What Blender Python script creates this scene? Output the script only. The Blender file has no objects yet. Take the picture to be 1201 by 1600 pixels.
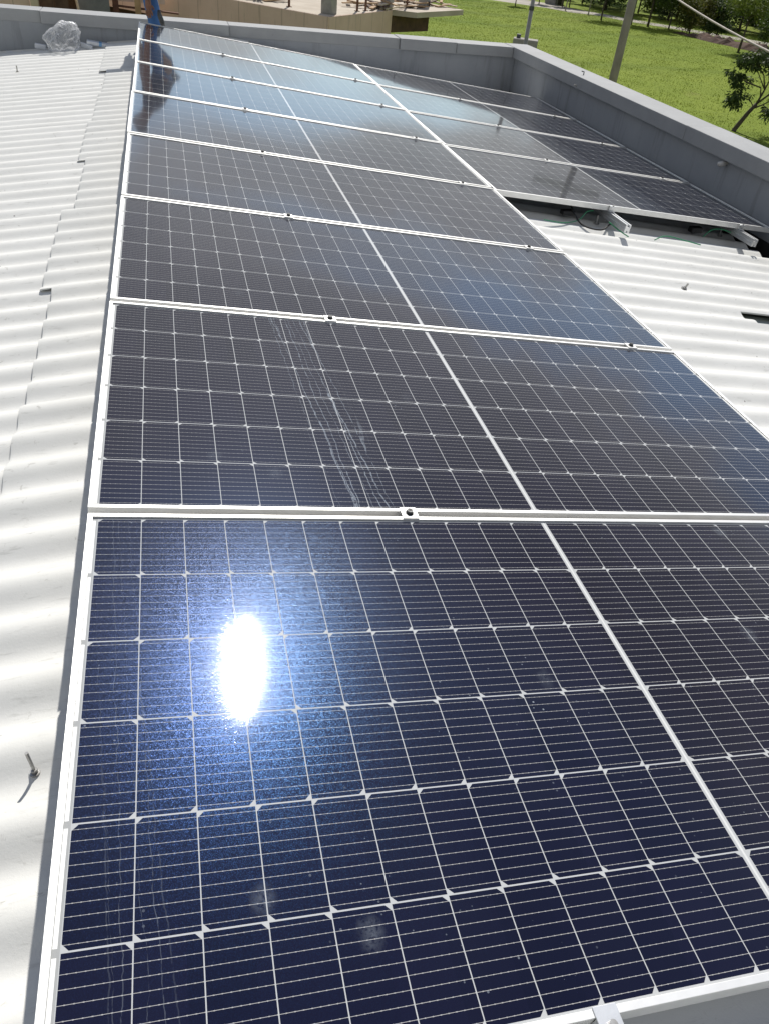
import bpy, bmesh, math, random
import numpy as np
from mathutils import Vector, Matrix

sc = bpy.context.scene
COL = sc.collection
PI = math.pi
SLOPE = math.radians(6.2)          # fall of the right-hand roof slope and of the panels on it
TILT_R = math.radians(5.7)         # the short right column is fixed a little flatter
GZ = -5.0                          # ground level, panel plane origin = 0

# ------------------------------------------------------------------ camera
cam_d = bpy.data.cameras.new("camera")
cam = bpy.data.objects.new("camera", cam_d)
COL.objects.link(cam)
_r = Vector((0.9694436575, -0.2277245566, 0.0912168912))
_u = Vector((0.0724681847, 0.6210912266, 0.7803807086))
_b = Vector((-0.2343658617, -0.7499248059, 0.6186157357))
M = Matrix((( _r.x, _u.x, _b.x), (_r.y, _u.y, _b.y), (_r.z, _u.z, _b.z))).to_4x4()
M.translation = Vector((0.2458207486, -0.2916358787, 1.1145039488))
cam.matrix_world = M
cam_d.sensor_fit = 'HORIZONTAL'
cam_d.sensor_width = 36.0
cam_d.lens = 36.0 * 1185.8 / 1201.0
cam_d.clip_start = 0.05
cam_d.clip_end = 3000
sc.camera = cam

# ------------------------------------------------------------------ light
SUN = Vector((0.2040, 0.6394, 0.7413)).normalized()
sun_d = bpy.data.lights.new("sun", 'SUN')
sun_d.energy = 4.0
sun_d.angle = math.radians(0.5)
sun_d.color = (1.0, 0.955, 0.88)
sun = bpy.data.objects.new("sun", sun_d)
COL.objects.link(sun)
sun.rotation_euler = SUN.to_track_quat('Z', 'Y').to_euler()
sun.location = (4, 12, 15)

world = bpy.data.worlds.new("World")
sc.world = world
world.use_nodes = True
wt = world.node_tree
wt.nodes.clear()
def wn(t, **kw):
    n = wt.nodes.new(t)
    for k, v in kw.items(): setattr(n, k, v)
    return n
sky = wn('ShaderNodeTexSky')
sky.sky_type = 'NISHITA'
sky.sun_disc = False
sky.sun_elevation = math.asin(SUN.z)
sky.sun_rotation = math.atan2(SUN.x, SUN.y)
sky.air_density = 1.0; sky.dust_density = 0.3; sky.ozone_density = 1.0
w_out = wn('ShaderNodeOutputWorld')
bg = wn('ShaderNodeBackground'); bg.inputs['Strength'].default_value = 0.094
bgc = wn('ShaderNodeBackground')
wmix = wn('ShaderNodeMixShader')
tc = wn('ShaderNodeTexCoord')
sep = wn('ShaderNodeSeparateXYZ')
wt.links.new(tc.outputs['Generated'], sep.inputs[0])
def wmath(op, a, b=None):
    n = wn('ShaderNodeMath', operation=op)
    for i, v in enumerate((a, b)):
        if v is None: continue
        if hasattr(v, 'links'): wt.links.new(v, n.inputs[i])
        else: n.inputs[i].default_value = v
    return n.outputs[0]
zz = wmath('ADD', wmath('MAXIMUM', sep.outputs['Z'], 0.0), 0.16)
cx = wmath('DIVIDE', sep.outputs['X'], zz)
cy = wmath('DIVIDE', sep.outputs['Y'], zz)
comb = wn('ShaderNodeCombineXYZ')
wt.links.new(cx, comb.inputs[0]); wt.links.new(cy, comb.inputs[1])
comb.inputs[2].default_value = 3.7
nz = wn('ShaderNodeTexNoise'); nz.inputs['Scale'].default_value = 0.85
nz.inputs['Detail'].default_value = 7; nz.inputs['Roughness'].default_value = 0.55; nz.inputs['Distortion'].default_value = 0.5
wt.links.new(comb.outputs[0], nz.inputs['Vector'])
ramp = wn('ShaderNodeValToRGB')
ramp.color_ramp.elements[0].position = 0.475; ramp.color_ramp.elements[0].color = (0, 0, 0, 1)
ramp.color_ramp.elements[1].position = 0.60; ramp.color_ramp.elements[1].color = (1, 1, 1, 1)
lean = wn('ShaderNodeMapRange')
for k_, v_ in (('From Min', -0.25), ('From Max', 0.55), ('To Min', 0.09), ('To Max', 0.065)): lean.inputs[k_].default_value = v_
wt.links.new(sep.outputs['X'], lean.inputs['Value'])
lift = wn('ShaderNodeMapRange')
for k_, v_ in (('From Min', 0.16), ('From Max', 0.45), ('To Min', -0.035), ('To Max', 0.14)): lift.inputs[k_].default_value = v_
wt.links.new(sep.outputs['Z'], lift.inputs['Value'])
wt.links.new(wmath('ADD', wmath('ADD', nz.outputs['Fac'], lean.outputs[0]), lift.outputs[0]), ramp.inputs[0])
rampc = wn('ShaderNodeValToRGB')
rampc.color_ramp.elements[0].position = 0.42; rampc.color_ramp.elements[0].color = (0.91, 0.885, 0.855, 1)
rampc.color_ramp.elements[1].position = 0.66; rampc.color_ramp.elements[1].color = (0.50, 0.48, 0.46, 1)
wt.links.new(nz.outputs['Fac'], rampc.inputs[0])
wt.links.new(rampc.outputs[0], bgc.inputs['Color'])
bgc.inputs['Strength'].default_value = 0.52
wt.links.new(sky.outputs[0], bg.inputs['Color'])
hi = wn('ShaderNodeMapRange'); hi.interpolation_type = 'SMOOTHSTEP'
for k_, v_ in (('From Min', 0.54), ('From Max', 0.68), ('To Min', 1.0), ('To Max', 0.03)): hi.inputs[k_].default_value = v_
wt.links.new(sep.outputs['Z'], hi.inputs['Value'])
# bright cloud added behind the viewer to fill shade, broken cloud low in front
bk = wn('ShaderNodeMapRange'); bk.interpolation_type = 'SMOOTHSTEP'
for k_, v_ in (('From Min', 0.05), ('From Max', -0.45), ('To Min', 0.0), ('To Max', 1.0)): bk.inputs[k_].default_value = v_
wt.links.new(sep.outputs['Y'], bk.inputs['Value'])
lowc = wmath('MULTIPLY', ramp.outputs[0], hi.outputs[0])
allc = wmath('MAXIMUM', lowc, wmath('MULTIPLY', bk.outputs[0], wmath('ADD', wmath('MULTIPLY', ramp.outputs[0], 0.55), 0.18)))
wt.links.new(wmath('MULTIPLY', allc, 0.92), wmix.inputs[0])
wt.links.new(bg.outputs[0], wmix.inputs[1]); wt.links.new(bgc.outputs[0], wmix.inputs[2])
wt.links.new(wmix.outputs[0], w_out.inputs['Surface'])

sc.view_settings.view_transform = 'Standard'
sc.view_settings.look = 'None'
sc.view_settings.exposure = 0.38
sc.view_settings.gamma = 1.0
sc.render.engine = 'CYCLES'
sc.cycles.use_denoising = True
sc.cycles.max_bounces = 8
sc.cycles.sample_clamp_indirect = 6.0

# ------------------------------------------------------------------ material helpers
class NT:
    """Small wrapper to write shader graphs as expressions."""
    def __init__(s, name):
        s.m = bpy.data.materials.new(name); s.m.use_nodes = True
        s.t = s.m.node_tree; s.t.nodes.clear()
        s.out = s.n('ShaderNodeOutputMaterial')
    def n(s, t, **kw):
        n = s.t.nodes.new(t)
        for k, v in kw.items(): setattr(n, k, v)
        return n
    def put(s, v, sock):
        if hasattr(v, 'links'): s.t.links.new(v, sock)
        else: sock.default_value = v
    def f(s, op, a, b=None, c=None, clamp=False):
        n = s.n('ShaderNodeMath', operation=op); n.use_clamp = clamp
        for i, v in enumerate((a, b, c)):
            if v is not None: s.put(v, n.inputs[i])
        return n.outputs[0]
    def mix(s, fac, a, b):
        n = s.n('ShaderNodeMix', data_type='RGBA')
        s.put(fac, n.inputs[0])
        for v, i in ((a, 6), (b, 7)):
            if isinstance(v, tuple) and len(v) == 3: v = v + (1,)
            s.put(v, n.inputs[i])
        return n.outputs[2]
    def ramp(s, v, p0, p1, c0=(0, 0, 0), c1=(1, 1, 1)):
        n = s.n('ShaderNodeValToRGB')
        e = n.color_ramp.elements
        e[0].position = p0; e[0].color = tuple(c0) + (1,)
        e[1].position = p1; e[1].color = tuple(c1) + (1,)
        s.put(v, n.inputs[0])
        return n.outputs[0]
    def coord(s, kind='Object'):
        return s.n('ShaderNodeTexCoord').outputs[kind]
    def mapping(s, v, scale=(1, 1, 1), loc=(0, 0, 0), rot=(0, 0, 0)):
        n = s.n('ShaderNodeMapping'); s.put(v, n.inputs[0])
        n.inputs['Scale'].default_value = scale; n.inputs['Location'].default_value = loc
        n.inputs['Rotation'].default_value = rot
        return n.outputs[0]
    def noise(s, v, scale=5, detail=4, rough=0.5, dist=0.0):
        n = s.n('ShaderNodeTexNoise'); s.put(v, n.inputs['Vector'])
        n.inputs['Scale'].default_value = scale; n.inputs['Detail'].default_value = detail
        n.inputs['Roughness'].default_value = rough; n.inputs['Distortion'].default_value = dist
        return n.outputs['Fac']
    def voro(s, v, scale=5, feature='F1'):
        n = s.n('ShaderNodeTexVoronoi', feature=feature); s.put(v, n.inputs['Vector'])
        n.inputs['Scale'].default_value = scale
        return n
    def bump(s, h, strength=0.3, dist=0.01, normal=None):
        n = s.n('ShaderNodeBump'); s.put(h, n.inputs['Height'])
        n.inputs['Strength'].default_value = strength; n.inputs['Distance'].default_value = dist
        if normal: s.put(normal, n.inputs['Normal'])
        return n.outputs[0]
    def bsdf(s, **kw):
        n = s.n('ShaderNodeBsdfPrincipled')
        for k, v in kw.items():
            if isinstance(v, tuple) and len(v) == 3 and k in ('Base Color', 'Specular Tint', 'Coat Tint'): v = v + (1,)
            s.put(v, n.inputs[k])
        return n.outputs[0]
    def done(s, shader):
        s.t.links.new(shader, s.out.inputs['Surface'])
        return s.m

def simple(name, c, c2=None, rough=0.7, metal=0.0, scale=8, bump=0.2, bscale=60, bdist=0.003, spec=0.4):
    a = NT(name)
    v = a.coord()
    c2 = c2 or tuple(x * 0.75 for x in c)
    n1 = a.noise(v, scale, 6, 0.6)
    col = a.mix(a.ramp(n1, 0.35, 0.68), c, c2)
    nb = a.bump(a.noise(v, bscale, 4), bump, bdist)
    return a.done(a.bsdf(**{'Base Color': col, 'Roughness': rough, 'Metallic': metal, 'Normal': nb, 'Specular IOR Level': spec}))

MAT = {}
def fibre_cement():
    a = NT('painted_fibre_cement'); v = a.coord()
    n1 = a.noise(a.mapping(v, (1.2, 4, 4)), 2.2, 6, 0.62)
    col = a.mix(a.ramp(n1, 0.36, 0.72), (0.66, 0.663, 0.645), (0.58, 0.583, 0.565))
    # fine scuffs along the sheet and a few darker grime specks
    n2 = a.noise(a.mapping(v, (9, 60, 60)), 1.0, 4, 0.7)
    col = a.mix(a.f('MULTIPLY', a.ramp(n2, 0.58, 0.72), 0.40), col, (0.33, 0.33, 0.31))
    n3 = a.noise(v, 26, 5, 0.7, 0.6)
    col = a.mix(a.f('MULTIPLY', a.ramp(n3, 0.63, 0.73), 0.60), col, (0.27, 0.26, 0.235))
    vo = a.voro(v, 7.0)
    spot = a.f('LESS_THAN', vo.outputs['Distance'], 0.035)
    spot = a.f('MULTIPLY', spot, a.f('GREATER_THAN', a.noise(v, 1.7, 2), 0.52))
    col = a.mix(a.f('MULTIPLY', spot, 0.8), col, (0.12, 0.11, 0.10))
    nb = a.bump(a.noise(v, 140, 4, 0.7), 0.25, 0.002)
    return a.done(a.bsdf(**{'Base Color': col, 'Roughness': 0.62, 'Normal': nb, 'Specular IOR Level': 0.35}))
MAT['sheet'] = fibre_cement()

def wall_paint():
    a = NT('grey_wall_paint'); v = a.coord()
    col = a.mix(a.ramp(a.noise(v, 1.6, 6, 0.65), 0.3, 0.75), (0.25, 0.265, 0.288), (0.31, 0.325, 0.345))
    drip = a.noise(a.mapping(v, (5, 5, 0.5)), 2.0, 5, 0.65)
    col = a.mix(a.f('MULTIPLY', a.ramp(drip, 0.54, 0.74), 0.6), col, (0.15, 0.155, 0.16))
    pale = a.noise(v, 9, 5, 0.75, 0.8)
    col = a.mix(a.f('MULTIPLY', a.ramp(pale, 0.68, 0.76), 0.45), col, (0.38, 0.39, 0.40))
    nb = a.bump(a.noise(v, 120, 5, 0.7), 0.35, 0.004)
    return a.done(a.bsdf(**{'Base Color': col, 'Roughness': 0.8, 'Normal': nb, 'Specular IOR Level': 0.3}))
MAT['wall'] = wall_paint()
def coping_paint():
    a = NT('grey_coping_paint'); v = a.coord()
    col = a.mix(a.ramp(a.noise(v, 3, 6, 0.65), 0.3, 0.75), (0.27, 0.278, 0.288), (0.325, 0.333, 0.342))
    col = a.mix(a.f('MULTIPLY', a.ramp(a.noise(v, 22, 5, 0.75, 0.5), 0.62, 0.72), 0.5), col, (0.2, 0.2, 0.2))
    nb = a.bump(a.noise(v, 90, 5, 0.7), 0.4, 0.004)
    return a.done(a.bsdf(**{'Base Color': col, 'Roughness': 0.75, 'Normal': nb, 'Specular IOR Level': 0.3}))
MAT['coping'] = coping_paint()
MAT['alu'] = simple('anodised_aluminium', (0.80, 0.80, 0.79), (0.72, 0.72, 0.71), 0.42, 0.55, 14, 0.06, 200, 0.001)
MAT['rail'] = simple('mill_aluminium', (0.70, 0.71, 0.72), (0.6, 0.61, 0.62), 0.38, 0.7, 20, 0.05, 200, 0.001)
MAT['steel'] = simple('galvanised_steel', (0.42, 0.42, 0.41), (0.28, 0.27, 0.26), 0.45, 0.8, 60, 0.1, 200, 0.001)
MAT['dark_steel'] = simple('dark_bolt_steel', (0.10, 0.105, 0.11), (0.05, 0.05, 0.05), 0.4, 0.7, 60)
MAT['rubber'] = simple('black_rubber', (0.015, 0.015, 0.016), (0.03, 0.03, 0.03), 0.6)
MAT['green_wire'] = simple('green_wire', (0.03, 0.20, 0.10), (0.04, 0.26, 0.12), 0.5)
MAT['yellow'] = simple('yellow_tape', (0.55, 0.36, 0.06), None, 0.6)
MAT['black'] = simple('shaded_gutter_black', (0.018, 0.018, 0.019), (0.035, 0.034, 0.033), 0.8)  # near-black puts the deep shade of the gutter into its colour
MAT['backsheet'] = simple('white_backsheet', (0.6, 0.6, 0.6), None, 0.6)
MAT['flashing'] = simple('weathered_grey_flashing', (0.36, 0.40, 0.37), (0.28, 0.31, 0.29), 0.6)

# ------------------------------------------------------------------ mesh helpers
class MB:
    def __init__(s): s.bm = bmesh.new()
    def box(s, x0, x1, y0, y1, z0, z1, mat=None):
        vs = [s.bm.verts.new(p) for p in ((x0,y0,z0),(x1,y0,z0),(x1,y1,z0),(x0,y1,z0),(x0,y0,z1),(x1,y0,z1),(x1,y1,z1),(x0,y1,z1))]
        if mat is not None:
            for v in vs: v.co = mat @ v.co
        for f in ((0,3,2,1),(4,5,6,7),(0,1,5,4),(1,2,6,5),(2,3,7,6),(3,0,4,7)):
            s.bm.faces.new([vs[i] for i in f])
        return s
    def bar(s, p, q, w, h=None):
        p, q = Vector(p), Vector(q); d = q - p
        rot = d.to_track_quat('Z', 'Y').to_matrix().to_4x4(); rot.translation = p
        h = h or w
        return s.box(-w/2, w/2, -h/2, h/2, 0, d.length, rot)
    def prism(s, pts, z0, z1):
        a = [s.bm.verts.new((x, y, z0)) for x, y in pts]; b = [s.bm.verts.new((x, y, z1)) for x, y in pts]
        n = len(pts)
        s.bm.faces.new(a[::-1]); s.bm.faces.new(b)
        for i in range(n): s.bm.faces.new((a[i], a[(i+1) % n], b[(i+1) % n], b[i]))
        return s
    def extrude(s, pts, p, q, up=(0, 0, 1)):
        """closed 2D outline (side, up) swept straight from p to q"""
        p, q = Vector(p), Vector(q); d = (q - p).normalized(); up = Vector(up)
        side = d.cross(up).normalized(); up = side.cross(d)
        a = [s.bm.verts.new(p + side*x + up*y) for x, y in pts]; b = [s.bm.verts.new(q + side*x + up*y) for x, y in pts]
        n = len(pts)
        s.bm.faces.new(a); s.bm.faces.new(b[::-1])
        for i in range(n): s.bm.faces.new((a[(i+1) % n], a[i], b[i], b[(i+1) % n]))
        return s
    def tube(s, pts, r, seg=8, caps=True):
        pts = [Vector(p) for p in pts]; n = len(pts)
        rs = r if isinstance(r, (list, tuple)) else [r]*n
        rings = []; ref = None
        for i, p in enumerate(pts):
            d = (pts[min(i+1, n-1)] - pts[max(i-1, 0)]).normalized()
            if ref is None: ref = d.orthogonal().normalized()
            ref = (ref - d * ref.dot(d)).normalized(); b = d.cross(ref)
            rings.append([s.bm.verts.new(p + (ref*math.cos(2*PI*k/seg) + b*math.sin(2*PI*k/seg)) * rs[i]) for k in range(seg)])
        for i in range(n-1):
            for k in range(seg):
                s.bm.faces.new((rings[i][k], rings[i][(k+1) % seg], rings[i+1][(k+1) % seg], rings[i+1][k]))
        if caps:
            s.bm.faces.new(rings[0][::-1]); s.bm.faces.new(rings[-1])
        return s
    def build(s, name, mat, parent=None, smooth=False, bevel=0.0):
        me = bpy.data.meshes.new(name)
        bmesh.ops.recalc_face_normals(s.bm, faces=s.bm.faces)
        if bevel:
            ed = [e for e in s.bm.edges if len(e.link_faces) == 2 and e.calc_face_angle(0) > 0.6]
            bmesh.ops.bevel(s.bm, geom=ed, offset=bevel, segments=2, affect='EDGES', profile=0.5, clamp_overlap=True)
        s.bm.to_mesh(me); s.bm.free()
        if smooth:
            for p in me.polygons: p.use_smooth = True
        me.materials.append(mat)
        o = bpy.data.objects.new(name, me); COL.objects.link(o)
        if parent: o.parent = parent
        return o

def pydata(name, verts, faces, mat, parent=None, smooth=False):
    me = bpy.data.meshes.new(name); me.from_pydata(verts, [], faces); me.update()
    if smooth:
        for p in me.polygons: p.use_smooth = True
    me.materials.append(mat)
    o = bpy.data.objects.new(name, me); COL.objects.link(o)
    if parent: o.parent = parent
    return o

def tag(o, label, cat, group=None, kind=None):
    if label: o['label'] = label
    if cat: o['category'] = cat
    if group: o['group'] = group
    if kind: o['kind'] = kind
    return o
def thing(name, label, cat, loc=(0, 0, 0), rot=(0, 0, 0), group=None):
    o = bpy.data.objects.new(name, None); COL.objects.link(o)
    o.empty_display_size = 0.1
    o.location = loc; o.rotation_euler = rot
    return tag(o, label, cat, group)
def dup(root, loc, rot, label, group=None):
    r = root.copy(); COL.objects.link(r); r.location = loc; r.rotation_euler = rot; r['label'] = label
    if group: r['group'] = group
    for ch in list(root.children):
        c = ch.copy(); COL.objects.link(c); c.parent = r
        for g in list(ch.children):
            d = g.copy(); COL.objects.link(d); d.parent = c
    return r
def structure(o): o['kind'] = 'structure'; return o

def P(u, v, z=0.0, a=SLOPE):
    """point of the tilted panel plane -> world"""
    return Vector((u*math.cos(a) + z*math.sin(a), v, -u*math.sin(a) + z*math.cos(a)))
ROT = (0, SLOPE, 0)

# ------------------------------------------------------------------ solar panels
PL, PW, PT = 2.278, 1.134, 0.035
def glass_material(name, dust=0.0, streak=False, sparkle=0.0):
    a = NT(name); v = a.coord()
    s = a.n('ShaderNodeSeparateXYZ'); a.put(v, s.inputs[0]); X, Y = s.outputs[0], s.outputs[1]
    xm = a.f('SUBTRACT', a.f('ABSOLUTE', a.f('SUBTRACT', X, PL/2)), 0.0065)
    fx = a.f('MODULO', xm, 0.0925)
    yy = a.f('SUBTRACT', Y, 0.015)
    fy = a.f('MODULO', yy, 0.184)
    row = a.f('FLOOR', a.f('DIVIDE', yy, 0.184))
    inx = a.f('LESS_THAN', a.f('ABSOLUTE', a.f('SUBTRACT', fx, 0.04625)), 0.04535)
    iny = a.f('LESS_THAN', a.f('ABSOLUTE', a.f('SUBTRACT', fy, 0.092)), 0.0907)
    ins = a.f('MULTIPLY', a.f('GREATER_THAN', xm, 0.0), a.f('LESS_THAN', xm, 1.11))
    ins = a.f('MULTIPLY', ins, a.f('MULTIPLY', a.f('GREATER_THAN', yy, 0.0), a.f('LESS_THAN', yy, 1.104)))
    # chamfered corners: on alternate sides of the half cells, row by row
    odd = a.f('MODULO', row, 2.0)
    dl = a.f('SUBTRACT', 0.0917, fx); dr = a.f('SUBTRACT', fx, 0.0008)
    dxs = a.f('ADD', a.f('MULTIPLY', odd, dl), a.f('MULTIPLY', a.f('SUBTRACT', 1.0, odd), dr))
    dy = a.f('MINIMUM', a.f('SUBTRACT', fy, 0.0013), a.f('SUBTRACT', 0.1827, fy))
    ch = a.f('GREATER_THAN', a.f('ADD', dxs, dy), 0.0095)
    cell = a.f('MULTIPLY', a.f('MULTIPLY', inx, iny), a.f('MULTIPLY', ins, ch))
    # ten silver busbars with solder pads
    fb = a.f('ABSOLUTE', a.f('SUBTRACT', a.f('MODULO', a.f('ADD', fy, 0.0001), 0.0184), 0.0092))
    pad = a.f('LESS_THAN', a.f('MODULO', fx, 0.0116), 0.0022)
    bus = a.f('LESS_THAN', fb, a.f('ADD', 0.00036, a.f('MULTIPLY', pad, 0.0003)))
    # fine fingers across the cell
    fing = a.f('LESS_THAN', a.f('MODULO', fx, 0.0016), 0.00022)
    # silver ribbon down both short sides
    rib = a.f('LESS_THAN', a.f('ABSOLUTE', a.f('SUBTRACT', xm, 1.1172)), 0.003)
    rib = a.f('MULTIPLY', rib, a.f('LESS_THAN', a.f('ABSOLUTE', a.f('SUBTRACT', fy, 0.092)), 0.086))
    ribc = a.f('LESS_THAN', a.f('ABSOLUTE', a.f('ADD', xm, 0.0065)), 0.0022)
    per = a.f('FLOOR', a.f('DIVIDE', X, 0.0925))
    wn_ = a.n('ShaderNodeTexWhiteNoise', noise_dimensions='2D')
    cb = a.n('ShaderNodeCombineXYZ'); a.put(per, cb.inputs[0]); a.put(row, cb.inputs[1]); a.put(cb.outputs[0], wn_.inputs['Vector'])
    tint = a.mix(wn_.outputs['Value'], (0.0034, 0.0027, 0.0110), (0.0050, 0.0040, 0.0150))
    col = a.mix(a.f('MULTIPLY', fing, 0.35), tint, (0.014, 0.015, 0.024))
    col = a.mix(bus, col, (0.35, 0.35, 0.34))
    col = a.mix(cell, a.mix(a.f('GREATER_THAN', xm, 1.1105), (0.42, 0.43, 0.43, 1), (0.33, 0.335, 0.325, 1)), col)
    col = a.mix(a.f('MAXIMUM', rib, a.f('MULTIPLY', ribc, 0.4)), col, (0.82, 0.82, 0.80))
    metal = 0.0
    geo = a.n('ShaderNodeNewGeometry')
    nrm = geo.outputs['Normal']
    stint = (0.0, 0.28, 1.0)
    base = {'Base Color': col, 'Metallic': metal, 'Roughness': a.f('SUBTRACT', 0.62, a.f('MULTIPLY', cell, 0.40)),
            'Specular IOR Level': 0.11, 'Coat Weight': 1.0, 'Coat IOR': 1.40}
    # faint handling smears change the gloss a little
    smear = a.noise(a.mapping(v, (1.5, 2.2, 1)), 1.6, 5, 0.6, 1.2)
    base['Coat Roughness'] = a.f('ADD', 0.050 if sparkle else 0.053, a.f('MULTIPLY', a.ramp(smear, 0.45, 0.75), 0.02))
    if sparkle:
        g = a.n('ShaderNodeVectorMath', operation='SNAP'); a.put(v, g.inputs[0]); g.inputs[1].default_value = (0.0009, 0.0012, 1)
        w3 = a.n('ShaderNodeTexWhiteNoise', noise_dimensions='3D'); a.put(g.outputs[0], w3.inputs['Vector'])
        sub = a.n('ShaderNodeVectorMath', operation='SUBTRACT'); a.put(w3.outputs['Color'], sub.inputs[0]); sub.inputs[1].default_value = (0.5, 0.5, 0.5)
        amp = a.f('MULTIPLY', a.f('POWER', w3.outputs['Value'], 9.0), sparkle)
        sca = a.n('ShaderNodeVectorMath', operation='SCALE'); a.put(sub.outputs[0], sca.inputs[0]); a.put(amp, sca.inputs['Scale'])
        add = a.n('ShaderNodeVectorMath', operation='ADD'); a.put(nrm, add.inputs[0]); a.put(sca.outputs[0], add.inputs[1])
        # rolled micro-texture of the glass: tilts mostly along the short side
        g2 = a.n('ShaderNodeVectorMath', operation='SNAP'); a.put(v, g2.inputs[0]); g2.inputs[1].default_value = (0.0002, 0.0002, 1)
        w4 = a.n('ShaderNodeTexWhiteNoise', noise_dimensions='3D'); a.put(g2.outputs[0], w4.inputs['Vector'])
        sc4 = a.n('ShaderNodeSeparateColor'); a.put(w4.outputs['Color'], sc4.inputs[0])
        ty = a.f('MULTIPLY', a.f('SUBTRACT', a.f('ADD', a.f('ADD', sc4.outputs[0], sc4.outputs[1]), sc4.outputs[2]), 1.5), 0.021)
        cy4 = a.n('ShaderNodeCombineXYZ'); a.put(ty, cy4.inputs[1])
        add4 = a.n('ShaderNodeVectorMath', operation='ADD'); a.put(add.outputs[0], add4.inputs[0]); a.put(cy4.outputs[0], add4.inputs[1])
        nm = a.n('ShaderNodeVectorMath', operation='NORMALIZE'); a.put(add4.outputs[0], nm.inputs[0])
        base['Coat Normal'] = nm.outputs[0]
        sca2 = a.n('ShaderNodeVectorMath', operation='SCALE'); a.put(sub.outputs[0], sca2.inputs[0]); sca2.inputs['Scale'].default_value = 0.10
        add2 = a.n('ShaderNodeVectorMath', operation='ADD'); a.put(nrm, add2.inputs[0]); a.put(sca2.outputs[0], add2.inputs[1])
        nm2 = a.n('ShaderNodeVectorMath', operation='NORMALIZE'); a.put(add2.outputs[0], nm2.inputs[0])
        base['Normal'] = nm2.outputs[0]
        stint = a.mix(w3.outputs['Value'], (0.0, 0.34, 1.0), (0.03, 0.22, 1.0))
    base['Specular Tint'] = stint
    sh = a.bsdf(**base)
    # dried dust: specks, smudges and (on one panel) run-off streaks
    vo = a.voro(v, 62.0)
    rs = a.n('ShaderNodeSeparateColor'); a.put(vo.outputs['Color'], rs.inputs[0])
    speck = a.f('LESS_THAN', vo.outputs['Distance'], a.f('MULTIPLY', rs.outputs[0], 0.14))
    dens = a.ramp(a.noise(v, 2.6, 3, 0.6), 0.45, 0.7)
    speck = a.f('MULTIPLY', a.f('MULTIPLY', speck, a.f('GREATER_THAN', rs.outputs[1], 0.45)), dens)
    vs = a.voro(a.mapping(v, (1.0, 0.75, 1)), 6.5)
    r2 = a.n('ShaderNodeSeparateColor'); a.put(vs.outputs['Color'], r2.inputs[0])
    dd = a.f('ADD', vs.outputs['Distance'], a.f('MULTIPLY', a.f('SUBTRACT', a.noise(v, 60, 4, 0.7), 0.5), 0.22))
    smud = a.ramp(dd, 0.03, 0.16, (1, 1, 1), (0, 0, 0))
    smud = a.f('MULTIPLY', smud, a.f('GREATER_THAN', r2.outputs[0], 0.80))
    smud = a.f('MULTIPLY', smud, a.ramp(a.noise(v, 120, 3, 0.8), 0.35, 0.7))
    d = a.f('MAXIMUM', a.f('MULTIPLY', speck, 0.55), a.f('MULTIPLY', smud, 0.24))
    film = a.f('MULTIPLY', a.ramp(a.noise(v, 1.3, 4, 0.6, 0.6), 0.4, 0.8), 0.012)
    d = a.f('MULTIPLY', a.f('ADD', d, film), dust)
    if streak is not False:
        u0, wid, lw, op = streak
        wob = a.f('MULTIPLY', a.f('SUBTRACT', a.noise(a.mapping(v, (3, 3, 1)), 3.0, 4, 0.6), 0.5), 0.028)
        xs = a.f('ADD', a.f('SUBTRACT', X, u0), wob)
        # streaks lie a little aslant and open out towards the lower edge
        xs = a.f('ADD', xs, a.f('MULTIPLY', a.f('SUBTRACT', Y, 0.5), 0.07))
        band = a.ramp(a.f('ABSOLUTE', xs), wid*0.6, wid, (1, 1, 1), (0, 0, 0))
        cs = a.n('ShaderNodeCombineXYZ'); a.put(a.f('MULTIPLY', xs, 30.0), cs.inputs[0]); a.put(a.f('MULTIPLY', Y, 0.55), cs.inputs[1])
        line = a.voro(cs.outputs[0], 1.0, 'DISTANCE_TO_EDGE')
        lm = a.f('LESS_THAN', line.outputs['Distance'], lw)
        brk = a.ramp(a.noise(a.mapping(v, (90, 40, 1)), 1.0, 3, 0.7), 0.38, 0.52)
        st = a.f('MULTIPLY', a.f('MULTIPLY', lm, brk), a.f('MULTIPLY', band, op))
        d = a.f('MAXIMUM', d, st)
    df = a.n('ShaderNodeBsdfDiffuse'); df.inputs['Color'].default_value = (0.36, 0.41, 0.47, 1)
    mx = a.n('ShaderNodeMixShader'); a.put(a.f('MINIMUM', d, 0.85), mx.inputs[0])
    a.t.links.new(sh, mx.inputs[1]); a.t.links.new(df.outputs[0], mx.inputs[2])
    return a.done(mx.outputs[0])

G_NEAR = glass_material('solar_glass_dusty', 1.0, (0.10, 0.05, 0.010, 0.13), 0.03)
G_STREAK = glass_material('solar_glass_streaked', 0.6, (0.64, 0.09, 0.018, 0.42), 0.0)
G_FAR = glass_material('solar_glass', 0.35)

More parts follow.
